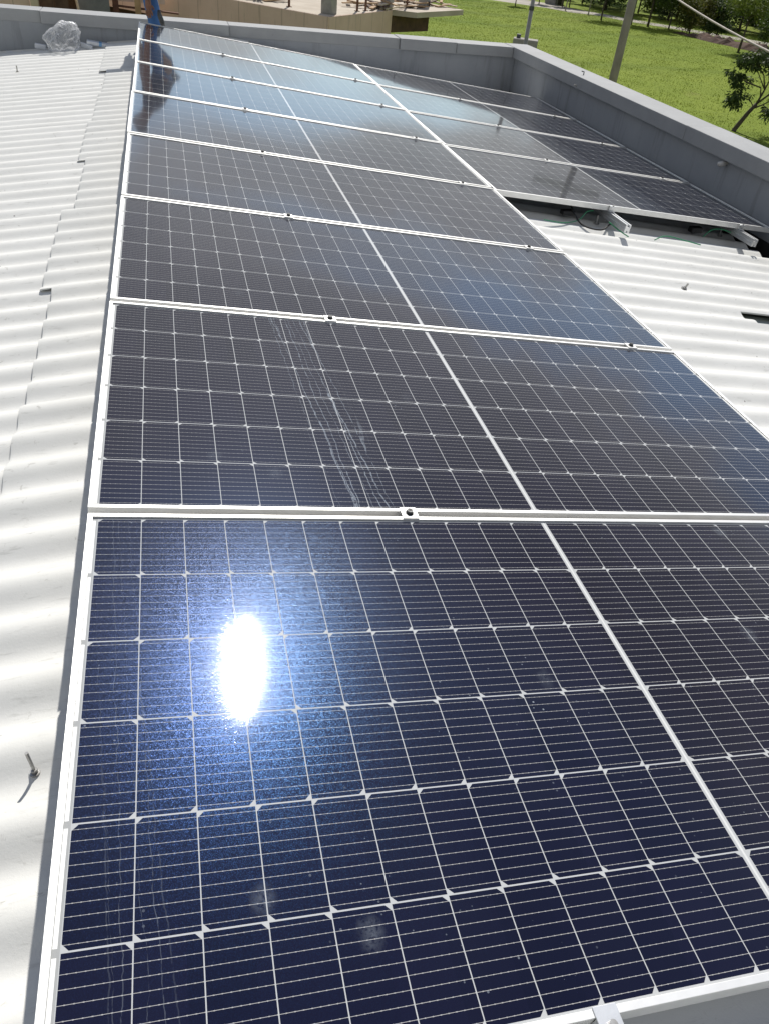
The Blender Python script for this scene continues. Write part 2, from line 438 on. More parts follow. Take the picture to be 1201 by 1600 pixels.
def frame_mesh():
    m = MB(); lip, wl = 0.0115, 0.0018
    # top lip ring, outer walls and inner bottom flange as one profile swept round the rectangle
    prof = [(0, 0), (lip, 0), (lip, -0.0045), (wl, -0.0045), (wl, -PT+0.0015), (0.028, -PT+0.0015), (0.028, -PT), (0, -PT)]
    rings = []
    for (sx, sy, cx0, cy0) in ((1, 1, 0, 0), (-1, 1, PL, 0), (-1, -1, PL, PW), (1, -1, 0, PW)):
        rings.append([m.bm.verts.new((cx0 + sx*i, cy0 + sy*i, z)) for i, z in prof])
    n = len(prof)
    for r in range(4):
        A, B = rings[r], rings[(r+1) % 4]
        for i in range(n):
            m.bm.faces.new((A[i], A[(i+1) % n], B[(i+1) % n], B[i]))
    return m
def make_panel():
    root = thing('solar_panel', 'x', 'solar panel', (0, 0, 0), ROT)
    frame_mesh().build('frame', MAT['alu'], root, bevel=0.0006)
    g = MB(); g.box(0.0025, PL-0.0025, 0.0025, PW-0.0025, -0.0105, -0.0052)
    g.build('glass', G_FAR, root)
    jb = MB()
    for x in (0.55, PL/2, PL-0.55): jb.box(x-0.03, x+0.03, PW*0.5-0.03, PW*0.5+0.03, -0.026, -0.0106)
    return root, jb
proto, jb = make_panel()
bpy.data.meshes.remove(bpy.data.meshes.new('tmp')); jb.bm.free()
DU = [0, -0.0015, -0.0005, 0.0009, -0.0043, 0.0006, -0.0017, -0.0030]
DV = [0, 1.1559, 2.3144, 3.4715, 4.6392, 5.8000, 6.9584, 8.1124]
L_LAB = ['large dark blue solar panel nearest the camera, with the sun glaring off it',
         'brownish black solar panel second from the camera, with dried drip streaks down its middle',
         'third solar panel of the long row counted from the camera',
         'fourth solar panel from the camera in the long row',
         'fifth solar panel of the long row, touching the open end of the short row',
         'sixth solar panel from the camera in the long row, third from the back wall',
         'solar panel second from the far end of the long row',
         'solar panel at the far end of the long row, below the crouching person']
GRP = 'solar panels of the long row'
special = []
for i in range(8):
    loc = P(DU[i], DV[i])
    if i == 0:
        o = proto; o.location = loc; o['label'] = L_LAB[0]; o['group'] = GRP
    else: o = dup(proto, loc, ROT, L_LAB[i], GRP)
    for c in o.children:
        if c.name.startswith('glass') and i < 2:
            special.append((c, (G_NEAR, G_STREAK)[i]))
R_LAB = ['solar panel at the open end of the short row, its front frame and rails exposed',
         'solar panel second from the open end of the short row',
         'solar panel third from the open end of the short row',
         'dark solar panel in the far corner of the short row, against both grey walls']
PR0 = P(2.278 + 0.014, 0)
for i in range(4):
    loc = Vector((PR0.x, DV[4+i] + (-0.03, -0.02, -0.01, 0.0)[i], PR0.z - 0.004))
    dup(proto, loc, (0, TILT_R, 0.009), R_LAB[i], 'solar panels of the short row')
for c, gm in special:
    c.data = c.data.copy(); c.data.materials[0] = gm
def PR(u, v, z=0.0):
    """u measured from the left edge of the short row"""
    return Vector((PR0.x + u*math.cos(TILT_R) + z*math.sin(TILT_R), v, PR0.z - 0.004 - u*math.sin(TILT_R) + z*math.cos(TILT_R)))

# ------------------------------------------------------------------ rails and clamps
def rail_profile(w=0.040, h=0.052):
    a, b, s, t = w/2, h, 0.006, 0.004
    return [(-a, -b), (-s, -b), (-s, -b+0.012), (s, -b+0.012), (s, -b), (a, -b), (a, -b*0.55), (a-t, -b*0.5), (a, -b*0.42),
            (a, 0), (s, 0), (s, -0.004), (0.012, -0.006), (0.012, -0.016), (-0.012, -0.016), (-0.012, -0.006), (-s, -0.004), (-s, 0), (-a, 0),
            (-a, -b*0.42), (-a+t, -b*0.5), (-a, -b*0.55)]
RAILS_L, RAILS_R = (0.765, 2.06), (0.885, 1.985)
nrm = P(0, 0, 1)
for u, lab in zip(RAILS_L, ('aluminium rail under the long row, on its ridge side', 'aluminium rail under the right side of the long row')):
    m = MB(); m.extrude(rail_profile(), P(u, -0.03, -PT-0.001), P(u, 9.32, -PT-0.001), nrm)
    tag(m.build('mounting_rail', MAT['rail']), lab, 'mounting rail', 'mounting rails under the panels')
nR = PR(0, 0, 1) - PR(0, 0, 0)
for u, lab, e in zip(RAILS_R, ('silver rail end jutting out left of the two, below the short row', 'silver rail end jutting out over the black gutter below the short row'), (4.33, 4.40)):
    m = MB(); m.extrude(rail_profile(), PR(u, e, -PT-0.001), PR(u, 9.3, -PT-0.001), nR)
    tag(m.build('mounting_rail', MAT['rail']), lab, 'mounting rail', 'mounting rails under the panels')

def make_mid_clamp():
    r = thing('mid_clamp', 'x', 'panel clamp')
    m = MB(); m.extrude([(-0.0215, 0.0035), (0.0215, 0.0035), (0.0215, 0.0004), (0.0095, 0.0004), (0.0095, -0.028), (0.0065, -0.028), (0.0065, -0.0005), (-0.0065, -0.0005), (-0.0065, -0.028), (-0.0095, -0.028), (-0.0095, 0.0004), (-0.0215, 0.0004)], (-0.021, 0, 0), (0.021, 0, 0))
    m.build('clamp_plate', MAT['alu'], r)
    b = MB(); b.tube([(0, 0, 0.0036), (0, 0, 0.0126)], 0.0085, 12); b.tube([(0, 0, 0.0036), (0, 0, 0.0052)], 0.0115, 14)
    bo = b.build('bolt', MAT['dark_steel'], r)
    s = MB(); s.tube([(0, 0, 0.0118), (0, 0, 0.0129)], 0.0045, 6); s.build('socket', MAT['rubber'], bo)
    return r
mc = make_mid_clamp(); first = True
ORD = ['first', 'second', 'third', 'fourth', 'fifth', 'sixth', 'seventh']
for ui, (u, side) in enumerate(zip(RAILS_L, ('left-hand', 'right-hand'))):
    for k in range(7):
        loc = P(u, DV[k] + PW + (DV[k+1]-DV[k]-PW)/2, 0.0)
        lab = f'silver clamp on the {side} rail in the {ORD[k]} gap of the long row'
        if first: mc.location = loc; mc.rotation_euler = ROT; mc['label'] = lab; mc['group'] = 'clamps between the panels'; first = False
        else: dup(mc, loc, ROT, lab, 'clamps between the panels')
for u, side in zip(RAILS_R, ('left-hand', 'right-hand')):
    for k in range(4, 7):
        dup(mc, PR(u, DV[k] + PW + 0.003, 0.0), (0, TILT_R, 0), f'silver clamp on the {side} rail in the {ORD[k-4]} gap of the short row', 'clamps between the panels')
def make_end_clamp():
    r = thing('end_clamp', 'x', 'panel clamp')
    m = MB(); m.extrude([(0.014, 0.003), (0.014, 0.0004), (-0.0005, 0.0004), (-0.0005, -0.034), (-0.026, -0.034), (-0.026, -0.030), (-0.0045, -0.030), (-0.0045, -0.006), (-0.022, -0.006), (-0.022, 0.003)], (0.019, 0, 0), (-0.019, 0, 0))
    m.build('clamp_plate', MAT['rail'], r, bevel=0.0006)
    b = MB(); b.tube([(0, -0.013, 0.0031), (0, -0.013, 0.010)], 0.0065, 12)
    b.build('bolt', MAT['steel'], r)
    return r
ec = make_end_clamp(); ec.location = P(0.757, -0.0008); ec.rotation_euler = ROT
ec['label'] = 'silver end clamp on the bottom frame of the nearest panel'; ec['group'] = 'end clamps of the rails'
dup(ec, P(2.06, -0.0008), ROT, 'silver end clamp at the near end of the right-hand rail of the long row', 'end clamps of the rails')
for u, lab in zip(RAILS_R, ('bright end clamp above the left protruding rail end of the short row', 'bright end clamp above the rail end over the black gutter')):
    dup(ec, PR(u, DV[4]-0.031, 0), (0, TILT_R, 0), lab, 'end clamps of the rails')

# ------------------------------------------------------------------ corrugated roof
RX, RZ = 0.8305, -0.226             # ridge line (runs along y)
TL = math.tan(math.radians(7.0)); TR = math.tan(SLOPE)
PITCH, AMP, TH = 0.177, 0.0135, 0.006
random.seed(5)
def wave(y, vc): return AMP * math.cos(2*PI*(y - vc)/PITCH)
def sheet(name, prof, y0, y1, vc, lift0, lift1, hole=None, jitter=0.0):
    """prof: list of (x, z_crest) across the slope; waves run along it. solid of thickness TH"""
    n = int(round((y1-y0)/PITCH*14))
    ys = [y0 + (y1-y0)*i/n for i in range(n+1)]
    nx = len(prof); V = []; F = []
    for layer in (0, 1):
        for j, y in enumerate(ys):
            l = lift0 + (lift1-lift0)*(j/n)
            for i, (x, z) in enumerate(prof):
                V.append((x, y, z - AMP + wave(y, vc) + l - layer*TH))
    off = (n+1)*nx
    def keep(j, i):
        if not hole: return True
        yc = (ys[j]+ys[j+1])/2; xc = (prof[i][0]+prof[i+1][0])/2
        return not (hole[0] < yc < hole[1] and hole[2] < xc < hole[3])
    K = {}
    for j in range(n):
        for i in range(nx-1): K[(j, i)] = keep(j, i)
    for (j, i), k in K.items():
        if not k: continue
        a, b, c, d = j*nx+i, j*nx+i+1, (j+1)*nx+i+1, (j+1)*nx+i
        F.append((a, b, c, d)); F.append((off+a, off+d, off+c, off+b))
        for (dj, di, p, q) in ((-1, 0, b, a), (1, 0, d, c), (0, -1, a, d), (0, 1, c, b)):
            if not K.get((j+dj, i+di), False): F.append((p, q, off+q, off+p))
    o = pydata(name, V, F, MAT['sheet'], smooth=True)
    md = o.modifiers.new('edges', 'EDGE_SPLIT'); md.split_angle = math.radians(40)
    return o
def lerp_prof(x0, x1, zf, n): return [(x0 + (x1-x0)*i/n, zf(x0 + (x1-x0)*i/n)) for i in range(n+1)]
zl = lambda x: RZ + (x-RX)*TL
zr = lambda x: RZ - (x-RX)*TR
VCL, VCR = 1.111+0.01, 3.64-0.01
Y_BACK = 10.315
COLS = []
y = 3.24 + 6*PITCH*6
while y > -3.2:
    COLS.append((y, min(y + 6*PITCH, Y_BACK))); y -= 6*PITCH
COLS = COLS[::-1]
beside = ['behind the camera end of the row', 'well behind the nearest panel', 'just short of the nearest panel', 'level with the front of the nearest panel']
nC = len(COLS)
def nth(k):
    names = ['first', 'second', 'third', 'fourth', 'fifth', 'sixth', 'seventh', 'eighth', 'ninth', 'tenth', 'eleventh', 'twelfth', 'thirteenth', 'fourteenth']
    return names[k]
for k, (a, b) in enumerate(COLS):
    b2 = min(b + 0.05, Y_BACK); r = nC - 1 - k
    j = random.uniform(-0.0, 0.004)
    o = sheet('roof_sheet', lerp_prof(-2.35 + random.uniform(-.02, .02), RX-0.12, zl, 6), a, b2, VCL, 0.0 + j, 0.007 + j)
    tag(o, f'white corrugated sheet of the left slope, {nth(r)} from the back wall', 'roof sheet', 'upper sheets of the left slope')
    o = sheet('roof_sheet', lerp_prof(-5.2, -2.2, lambda x: zl(x)-0.012, 4), a, b2, VCL, 0.0 + j, 0.007 + j)
    tag(o, f'white corrugated sheet of the outer left row, {nth(r)} from the back wall', 'roof sheet', 'lower sheets of the left slope')
    hole = (3.075, 3.24, 3.335, 3.62) if abs(b - 3.24) < 0.05 else None
    o = sheet('roof_sheet', lerp_prof(RX+0.12, 4.405, zr, 26 if hole else 5), a, b2, VCR, 0.0 + j, 0.007 + j, hole)
    tag(o, f'white corrugated sheet of the right slope, {nth(r)} from the back wall' + (', with a broken corner' if hole else ''), 'roof sheet', 'sheets of the right slope')
    xe = -0.36 + random.uniform(-0.05, 0.04)
    f = lambda x: (zl(x) if x < RX else zr(x)) + 0.019 - 0.012*math.exp(-((x-RX)/0.06)**2)
    xs = [xe, xe+0.012, 0.0, 0.4, 0.7, 0.77, RX, 0.89, 0.97, 1.2]
    kink = random.uniform(-0.003, 0.006)
    o = sheet('ridge_cap', [(x, f(x) + kink*(0.6 if x < 0.4 else 0) - (0.003 if x == xe else 0)) for x in xs], a - 0.004, b2 + 0.006, VCL + random.uniform(-.006, .006), 0.001, 0.008)
    tag(o, f'corrugated ridge cap along the left panel edge, {nth(r)} from the back wall', 'ridge cap', 'ridge caps along the long row')
# the grey strip below the broken corner and the black gutter by the right wall
m = MB(); m.prism([(3.30, 3.02), (3.72, 3.02), (3.72, 3.30), (3.30, 3.30)], -0.76, -0.755)
o = m.build('flashing', MAT['flashing']); tag(o, 'grey green flashing strip showing through the broken sheet corner', 'flashing')
for vtx in o.data.vertices: vtx.co.z += 0.215 - (vtx.co.x-3.30)*0.11
m = MB()
m.box(4.36, 4.60, -4, 10.32, -0.86, -0.84); m.box(4.355, 4.36, -4, 10.32, -0.86, -0.68); m.box(4.594, 4.5985, -4, 10.32, -0.84, -0.60)
tag(m.build('roof_gutter', MAT['black']), 'black gutter between the sheet ends and the right wall, deep shade in its colour', 'gutter')
m = MB(); m.box(-5.6, 4.35, -4.2, 10.31, -1.35, -1.2)
structure(m.build('light_block_slab', MAT['wall']))  # unseen slab added to block light below the roof sheets

# ------------------------------------------------------------------ parapet walls
ZT, LIP = -0.093, 0.118
bw = thing('parapet_wall', 'low grey painted parapet wall across the far end of the roof', 'wall', (0, 10.32, GZ))
m = MB(); m.box(-7, 4.598, 10.32, 10.62, GZ, ZT-LIP); o = m.build('wall_body', MAT['wall'], bw); o.matrix_parent_inverse = bw.matrix_world.inverted()
def cop(x0, x1, y0, dz=0.0, tilt=0.0):
    m = MB(); m.box(x0, x1, y0, 10.645, ZT-LIP+0.0, ZT+dz)
    o = m.build('coping', MAT['coping'], bw, bevel=0.006); o.location = (0, -10.32, -GZ)
    return o
bpy.context.view_layer.update()
for c in bw.children: c.matrix_parent_inverse.identity(); c.location = (0, -10.32, -GZ)
cop(-7, -1.084, 10.315); cop(-1.08, 0.975, 10.275)
cop(0.978, 3.049, 10.3155, -0.002); cop(3.052, 3.78, 10.277, 0.002); cop(3.785, 4.546, 10.28, -0.002)
rw = thing('parapet_wall', 'long grey painted parapet wall along the right edge of the roof', 'wall', (4.6, 0, GZ))
m = MB(); m.box(0, 0.25, -5, 10.62, 0, ZT-LIP-GZ); m.build('wall_body', MAT['wall'], rw)
yy0 = -5
for y1, dz in ((-2.2, 0), (0.6, 0.003), (3.3, -0.002), (6.1, 0.002), (10.645, 0.0)):
    m = MB(); m.box(-0.05, 0.275, yy0, y1-0.004, ZT-LIP-GZ, ZT+dz-GZ); m.build('coping', MAT['coping'], rw, bevel=0.006); yy0 = y1

# ------------------------------------------------------------------ ground, road, field
def ground_material():
    a = NT('grass_field'); v = a.coord()
    big = a.noise(v, 0.055, 5, 0.6, 0.6)
    col = a.mix(a.ramp(big, 0.35, 0.7), (0.132, 0.189, 0.019), (0.182, 0.226, 0.028))
    band = a.noise(a.mapping(v, (0.02, 0.22, 1), rot=(0, 0, 0.35)), 1.0, 4, 0.55)
    col = a.mix(a.f('MULTIPLY', a.ramp(band, 0.48, 0.66), 0.55), col, (0.062, 0.100, 0.013))
    n2 = a.noise(v, 1.6, 6, 0.7)
    col = a.mix(a.f('MULTIPLY', a.ramp(n2, 0.5, 0.75), 0.5), col, (0.075, 0.11, 0.018))
    wear = a.noise(v, 0.16, 6, 0.7, 1.0)
    col = a.mix(a.f('MULTIPLY', a.ramp(wear, 0.60, 0.72), 0.45), col, (0.19, 0.175, 0.06))
    n3 = a.noise(v, 5.5, 5, 0.75)
    col = a.mix(a.f('MULTIPLY', a.ramp(n3, 0.58, 0.72), 0.35), col, (0.22, 0.22, 0.07))
    nb = a.bump(a.noise(v, 7, 6, 0.8), 0.5, 0.06)
    return a.done(a.bsdf(**{'Base Color': col, 'Roughness': 0.9, 'Normal': nb, 'Specular IOR Level': 0.1}))
m = MB()
m.prism([(-900, -600), (1200, -600), (1200, 1500), (-900, 1500)], GZ-0.5, GZ)
structure(m.build('ground', ground_material()))
K = 1.1955; CX, CY = 0.246, -0.292
def far(p): return (CX + (p[0]-CX)*K, CY + (p[1]-CY)*K)
road_lo = [far(p) for p in [(29.0-12, 80), (29.0, 72.4), (31.4, 70.5), (32.5, 68.3), (34.8, 67.7), (35.8, 65.1), (36.8, 64.2), (38.8, 61.8), (40.6, 59.1), (41.5, 57.9), (46, 51)]]
road_hi = [far(p) for p in [(29-11, 83.5), (31, 77.6), (33.9, 75.0), (34.6, 71.8), (36.2, 69.6), (37.4, 67.5), (38.8, 65.5), (40.5, 63.2), (42.1, 60.9), (43.2, 59.2), (48, 52)]]
V = [(x, y, GZ+0.004) for x, y in road_lo + road_hi]; n = len(road_lo)
structure(pydata('dirt_road', V, [(i, i+1, n+i+1, n+i) for i in range(n-1)], simple('pale_gravel', (0.36, 0.33, 0.29), (0.26, 0.24, 0.21), 0.9, 0, 0.6, 0.5, 6, 0.05)))
# low bank of red earth in front of the far trees
random.seed(11)
path = [far(p) for p in [(37.2, 59.6), (37.6, 57.9), (37.9, 55.1), (38.4, 53.9), (38.7, 52.4), (39.1, 51.5), (39.4, 50.0), (40.0, 47.5), (40.5, 45)]]
def resample(pts, step):
    out = []
    for (x0, y0), (x1, y1) in zip(pts, pts[1:]):
        k = max(1, int(math.hypot(x1-x0, y1-y0)/step))
        out += [(x0+(x1-x0)*i/k, y0+(y1-y0)*i/k) for i in range(k)]
    return out + [pts[-1]]
pp = resample(path, 0.4); V = []; F = []
for i, (x, y) in enumerate(pp):
    t = min(i/8, (len(pp)-1-i)/4, 1.0)
    h = 0.42*t*(0.6+0.8*random.random()); w = 0.75*(0.6+0.5*t)
    for k, (dx, dz) in enumerate(((-1, -0.05), (-0.45, 0.75), (0.1, 1.0), (0.6, 0.6), (1.1, -0.05))):
        V.append((x + dx*w + random.uniform(-.1, .1), y + dx*w*0.4 + random.uniform(-.1, .1), GZ + dz*h + (random.uniform(-.05, .05) if 0 < k < 4 else 0)))
for i in range(len(pp)-1):
    for k in range(4): F.append((i*5+k, i*5+k+1, i*5+k+6, i*5+k+5))
structure(pydata('earth_bank', V, F, simple('red_earth', (0.085, 0.045, 0.030), (0.05, 0.03, 0.022), 0.95, 0, 2.0, 0.8, 12, 0.05)))

# grass blades over the part of the field in view (stuff)
rng = np.random.default_rng(3)
def grass():
    N = 120000
    az = np.radians(rng.uniform(13, 41, N)); d = np.sqrt(rng.uniform(21**2, 92**2, N))
    x = CX + d*np.sin(az); y = CY + d*np.cos(az)
    h = rng.uniform(0.02, 0.065, N) * (0.7 + 0.6*np.sin(x*0.9+np.sin(y*0.7)*2)**2); w = rng.uniform(0.02, 0.06, N)
    th = rng.uniform(0, 2*PI, N); lx = rng.normal(0, 0.05, N); ly = rng.normal(0, 0.05, N)
    V = np.empty((N*3, 3))
    V[0::3] = np.c_[x - np.cos(th)*w/2, y - np.sin(th)*w/2, np.full(N, GZ-0.01)]
    V[1::3] = np.c_[x + np.cos(th)*w/2, y + np.sin(th)*w/2, np.full(N, GZ-0.01)]
    V[2::3] = np.c_[x + lx, y + ly, GZ + h]
    a = NT('grass_blades'); v = a.coord()
    c = a.mix(a.ramp(a.noise(v, 0.9, 5, 0.7), 0.35, 0.7), (0.130, 0.187, 0.019), (0.185, 0.226, 0.030))
    c = a.mix(a.f('MULTIPLY', a.ramp(a.noise(v, 9, 2), 0.6, 0.75), 0.5), c, (0.26, 0.25, 0.10))
    df = a.bsdf(**{'Base Color': c, 'Roughness': 0.8, 'Specular IOR Level': 0.2})
    tr = a.n('ShaderNodeBsdfTranslucent'); a.put(c, tr.inputs['Color'])
    mx = a.n('ShaderNodeMixShader'); mx.inputs[0].default_value = 0.4
    a.t.links.new(df, mx.inputs[1]); a.t.links.new(tr.outputs[0], mx.inputs[2])
    me = bpy.data.meshes.new('grass'); me.vertices.add(N*3); me.loops.add(N*3); me.polygons.add(N)
    me.vertices.foreach_set('co', V.ravel()); me.loops.foreach_set('vertex_index', np.arange(N*3, dtype=np.int32))
    me.polygons.foreach_set('loop_start', np.arange(0, N*3, 3, dtype=np.int32))
    me.update(calc_edges=True); me.validate()
    me.materials.append(a.done(mx.outputs[0]))
    o = bpy.data.objects.new('grass', me); COL.objects.link(o)
    tag(o, 'short bright green grass over the field beyond the right wall', 'grass', kind='stuff')
grass()

# ------------------------------------------------------------------ trees
def leaf_material(name, c1, c2, c3):
    a = NT(name); v = a.coord()
    c = a.mix(a.ramp(a.noise(v, 1.3, 3, 0.6), 0.38, 0.64), c1, c2)
    c = a.mix(a.f('MULTIPLY', a.ramp(a.noise(v, 6, 2, 0.6), 0.55, 0.7), 0.6), c, c3)
    d = a.bsdf(**{'Base Color': c, 'Roughness': 0.6, 'Specular IOR Level': 0.3})
    t = a.n('ShaderNodeBsdfTranslucent'); a.put(c, t.inputs['Color'])
    mx = a.n('ShaderNodeMixShader'); mx.inputs[0].default_value = 0.3
    a.t.links.new(d, mx.inputs[1]); a.t.links.new(t.outputs[0], mx.inputs[2])
    return a.done(mx.outputs[0])
LEAF = {'dark': leaf_material('dark_leaves', (0.028, 0.052, 0.014), (0.050, 0.080, 0.020), (0.075, 0.10, 0.03)),
        'mid': leaf_material('mid_leaves', (0.040, 0.075, 0.014), (0.075, 0.115, 0.022), (0.12, 0.14, 0.03)),
        'lime': leaf_material('lime_leaves', (0.085, 0.125, 0.018), (0.14, 0.18, 0.028), (0.19, 0.20, 0.04)),
        'rust': leaf_material('yellowish_leaves', (0.06, 0.085, 0.015), (0.13, 0.125, 0.025), (0.20, 0.13, 0.03))}
BARK = simple('bark', (0.10, 0.085, 0.065), (0.055, 0.045, 0.035), 0.9, 0, 10, 0.6, 40, 0.01)
def tree_meshes(seed, H, R, leafmat, clump=0.30, leaf=0.10, nclump=60, nleaf=34, base=0.35, spread=1.0, flat=0.8):
    r = random.Random(seed); m = MB(); tips = []
    top = Vector((r.uniform(-.1, .1)*R, r.uniform(-.1, .1)*R, H*0.72))
    tr = [Vector((0, 0, -0.15)), Vector((r.uniform(-.05, .05), r.uniform(-.05, .05), H*0.22)), top*0.6 + Vector((r.uniform(-.06, .06), r.uniform(-.06, .06), 0)), top]
    r0 = 0.035*H*0.5 + 0.02
    m.tube(tr, [r0, r0*0.8, r0*0.55, r0*0.2], 7)
    for b in range(11):
        t = r.uniform(base, 0.95); p = tr[1].lerp(tr[3], t) if t > 0.3 else tr[0].lerp(tr[1], t/0.3)
        an = b*2.4 + r.uniform(-.4, .4); L = R*r.uniform(0.55, 1.0)*spread
        up = H*r.uniform(0.05, 0.26)
        q = p + Vector((math.cos(an)*L, math.sin(an)*L, up)); mid = p.lerp(q, 0.5) + Vector((0, 0, up*0.25))
        m.tube([p, mid, q], [r0*0.34, r0*0.22, r0*0.08], 5)
        tips += [q, mid.lerp(q, 0.5), mid]
        for s in range(2):
            q2 = mid.lerp(q, r.uniform(0.2, 0.8)) + Vector((r.uniform(-.4, .4)*R, r.uniform(-.4, .4)*R, r.uniform(0.0, .16)*H))
            m.tube([mid, q2], [r0*0.15, r0*0.05], 4); tips.append(q2)
    tips.append(top + Vector((0, 0, H*0.12)))
    V, F = [], []
    for c in range(nclump):
        o = r.choice(tips) + Vector((r.gauss(0, .10)*R, r.gauss(0, .10)*R, r.gauss(0.02, .05)*H))
        cr = clump*r.uniform(0.6, 1.25)
        for l in range(nleaf):
            d = Vector((r.gauss(0, 1), r.gauss(0, 1), r.gauss(0, flat))); d = d.normalized()*cr*r.random()**0.45
            p = o + d; s = leaf*r.uniform(0.6, 1.3)
            ax = Vector((r.gauss(0, 1), r.gauss(0, 1), r.gauss(-0.3, 0.7))).normalized(); bx = ax.orthogonal().normalized()
            bx = Matrix.Rotation(r.uniform(0, 2*PI), 3, ax) @ bx
            i = len(V); V += [p - ax*s*0.5, p + bx*s*0.28, p + ax*s*0.6, p - bx*s*0.28]; F.append((i, i+1, i+2, i+3))
    return m, V, F
def make_tree(name, label, loc, seed, H, R, leafmat, rz=0, group=None, cat='tree', **kw):
    t = thing(name, label, cat, (loc[0], loc[1], GZ), (0, 0, rz), group)
    m, V, F = tree_meshes(seed, H, R, leafmat, **kw)
    m.build('trunk', BARK, t, smooth=True); pydata('crown', V, F, LEAF[leafmat], t)
    return t
TG = 'trees along the far side of the field'
T = [('tree', 'dark round tree just right of the utility pole, by the road', (35.0, 62.5), 3.6, 1.5, 'dark'),
     ('tree', 'tall dark leafy tree by the road, left of the bushy green ones', (36.3, 62.2), 5.0, 1.7, 'dark'),
     ('tree', 'mid green small tree above the start of the red earth bank', (37.7, 61.5), 2.9, 1.55, 'mid'),
     ('bush', 'low bushy tree with a yellowish patch behind the earth bank', (38.4, 59.6), 2.7, 1.5, 'rust'),
     ('bush', 'dark rounded bush at the edge of the earth bank, left of the lime tree', (39.9, 58.4), 2.3, 1.35, 'dark'),
     ('tree', 'yellow green spreading tree on a thin slanting trunk before the earth bank', (36.2, 50.0), 4.0, 2.0, 'lime'),
     ('sapling', 'slender pale leafed young tree at the right end of the earth bank', (36.3, 47.2), 2.9, 1.2, 'mid'),
     ('sapling', 'small dark tree left of the thin metal pole, beyond the road', (28.1, 69.5), 1.9, 0.9, 'dark'),
     ('sapling', 'small tree just right of the thin metal pole', (31.9, 73.6), 2.2, 0.9, 'mid'),
     ('sapling', 'thin trunked young tree near the grey hut by the road bend', (33.9, 73.1), 2.6, 1.0, 'rust'),
     ('sapling', 'yellowish young tree beyond the road bend', (34.8, 73.6), 2.5, 1.0, 'rust'),
     ('tree', 'dark tree behind the road, left of the tree with the split trunk', (38.4, 78.7), 3.4, 1.4, 'dark'),
     ('tree', 'dark tree with a forked pale trunk at the near edge of the road', (33.2, 64.0), 3.4, 1.75, 'dark')]
for i, (nm, lab, p, H, R, lm) in enumerate(T):
    make_tree(nm, lab, far(p), 20+i, H*1.15, R*1.15, lm, i*1.1, TG, cat='bush' if nm == 'bush' else 'tree',
              base=0.05 if nm == 'bush' else (0.35 if nm == 'tree' else 0.25), nclump=150 if R > 1.3 else 90, clump=0.44*R/1.5+0.06, leaf=0.17)
# taller trees further back: two kinds, copied
random.seed(21)
back = []
BK = [(-44, 'far'), ]
spots = [(44, 71), (47, 69), (50, 66), (53, 62), (55.5, 59), (58, 56), (49, 74), (53, 71), (57, 67), (60, 62), (63, 58), (46, 78), (40.5, 78), (37, 84), (43, 84), (56, 77), (62, 71), (66, 65), (42, 69), (45, 68), (48.5, 63.5), (51, 60), (53.5, 56), (56, 53), (46, 64.5), (58, 51), (38.5, 74), (41.5, 73.5), (49, 58.5), (60, 54), (64, 52), (68, 56)]
lab_b = ['first', 'second', 'third', 'fourth', 'fifth', 'sixth', 'seventh', 'eighth', 'ninth', 'tenth', 'eleventh', 'twelfth', 'thirteenth', 'fourteenth', 'fifteenth', 'sixteenth', 'seventeenth', 'eighteenth', 'nineteenth', 'twentieth', 'twenty-first', 'twenty-second', 'twenty-third', 'twenty-fourth', 'twenty-fifth', 'twenty-sixth', 'twenty-seventh', 'twenty-eighth', 'twenty-ninth', 'thirtieth', 'thirty-first', 'thirty-second']
pr1 = make_tree('woodland_tree', 'x', (0, 0), 77, 6.2, 2.7, 'dark', nclump=260, clump=0.72, leaf=0.26, base=0.0)
pr2 = make_tree('woodland_tree', 'x', (0, 0), 78, 5.6, 2.6, 'mid', nclump=250, clump=0.72, leaf=0.26, base=0.0)
pr3 = make_tree('woodland_tree', 'x', (0, 0), 79, 5.0, 2.4, 'lime', nclump=170, clump=0.7, leaf=0.26, base=0.02)
used = set()
WG = 'woodland trees behind the road'
for i, (x, y) in enumerate(spots):
    src = (pr1, pr2, pr1, pr3, pr1, pr2)[i % 6]
    if i in (4, 5): src = pr3
    loc = (far((x, y))[0], far((x, y))[1], GZ); rz = random.uniform(0, 6.28); s = random.uniform(0.85, 1.2)
    kind = {pr1.name: 'dark', pr2.name: 'mid green', pr3.name: 'lime green'}[src.name] if src.name in (pr1.name, pr2.name, pr3.name) else 'green'
    lab = f'{kind} tall tree of the wood behind the road, {lab_b[i]} of thirty-two'
    if src.name not in used:
        used.add(src.name); o = src; o.location = loc; o.rotation_euler = (0, 0, rz); o['label'] = lab; o['group'] = WG
    else: o = dup(src, loc, (0, 0, rz), lab, WG)
    o.scale = (s, s, s)

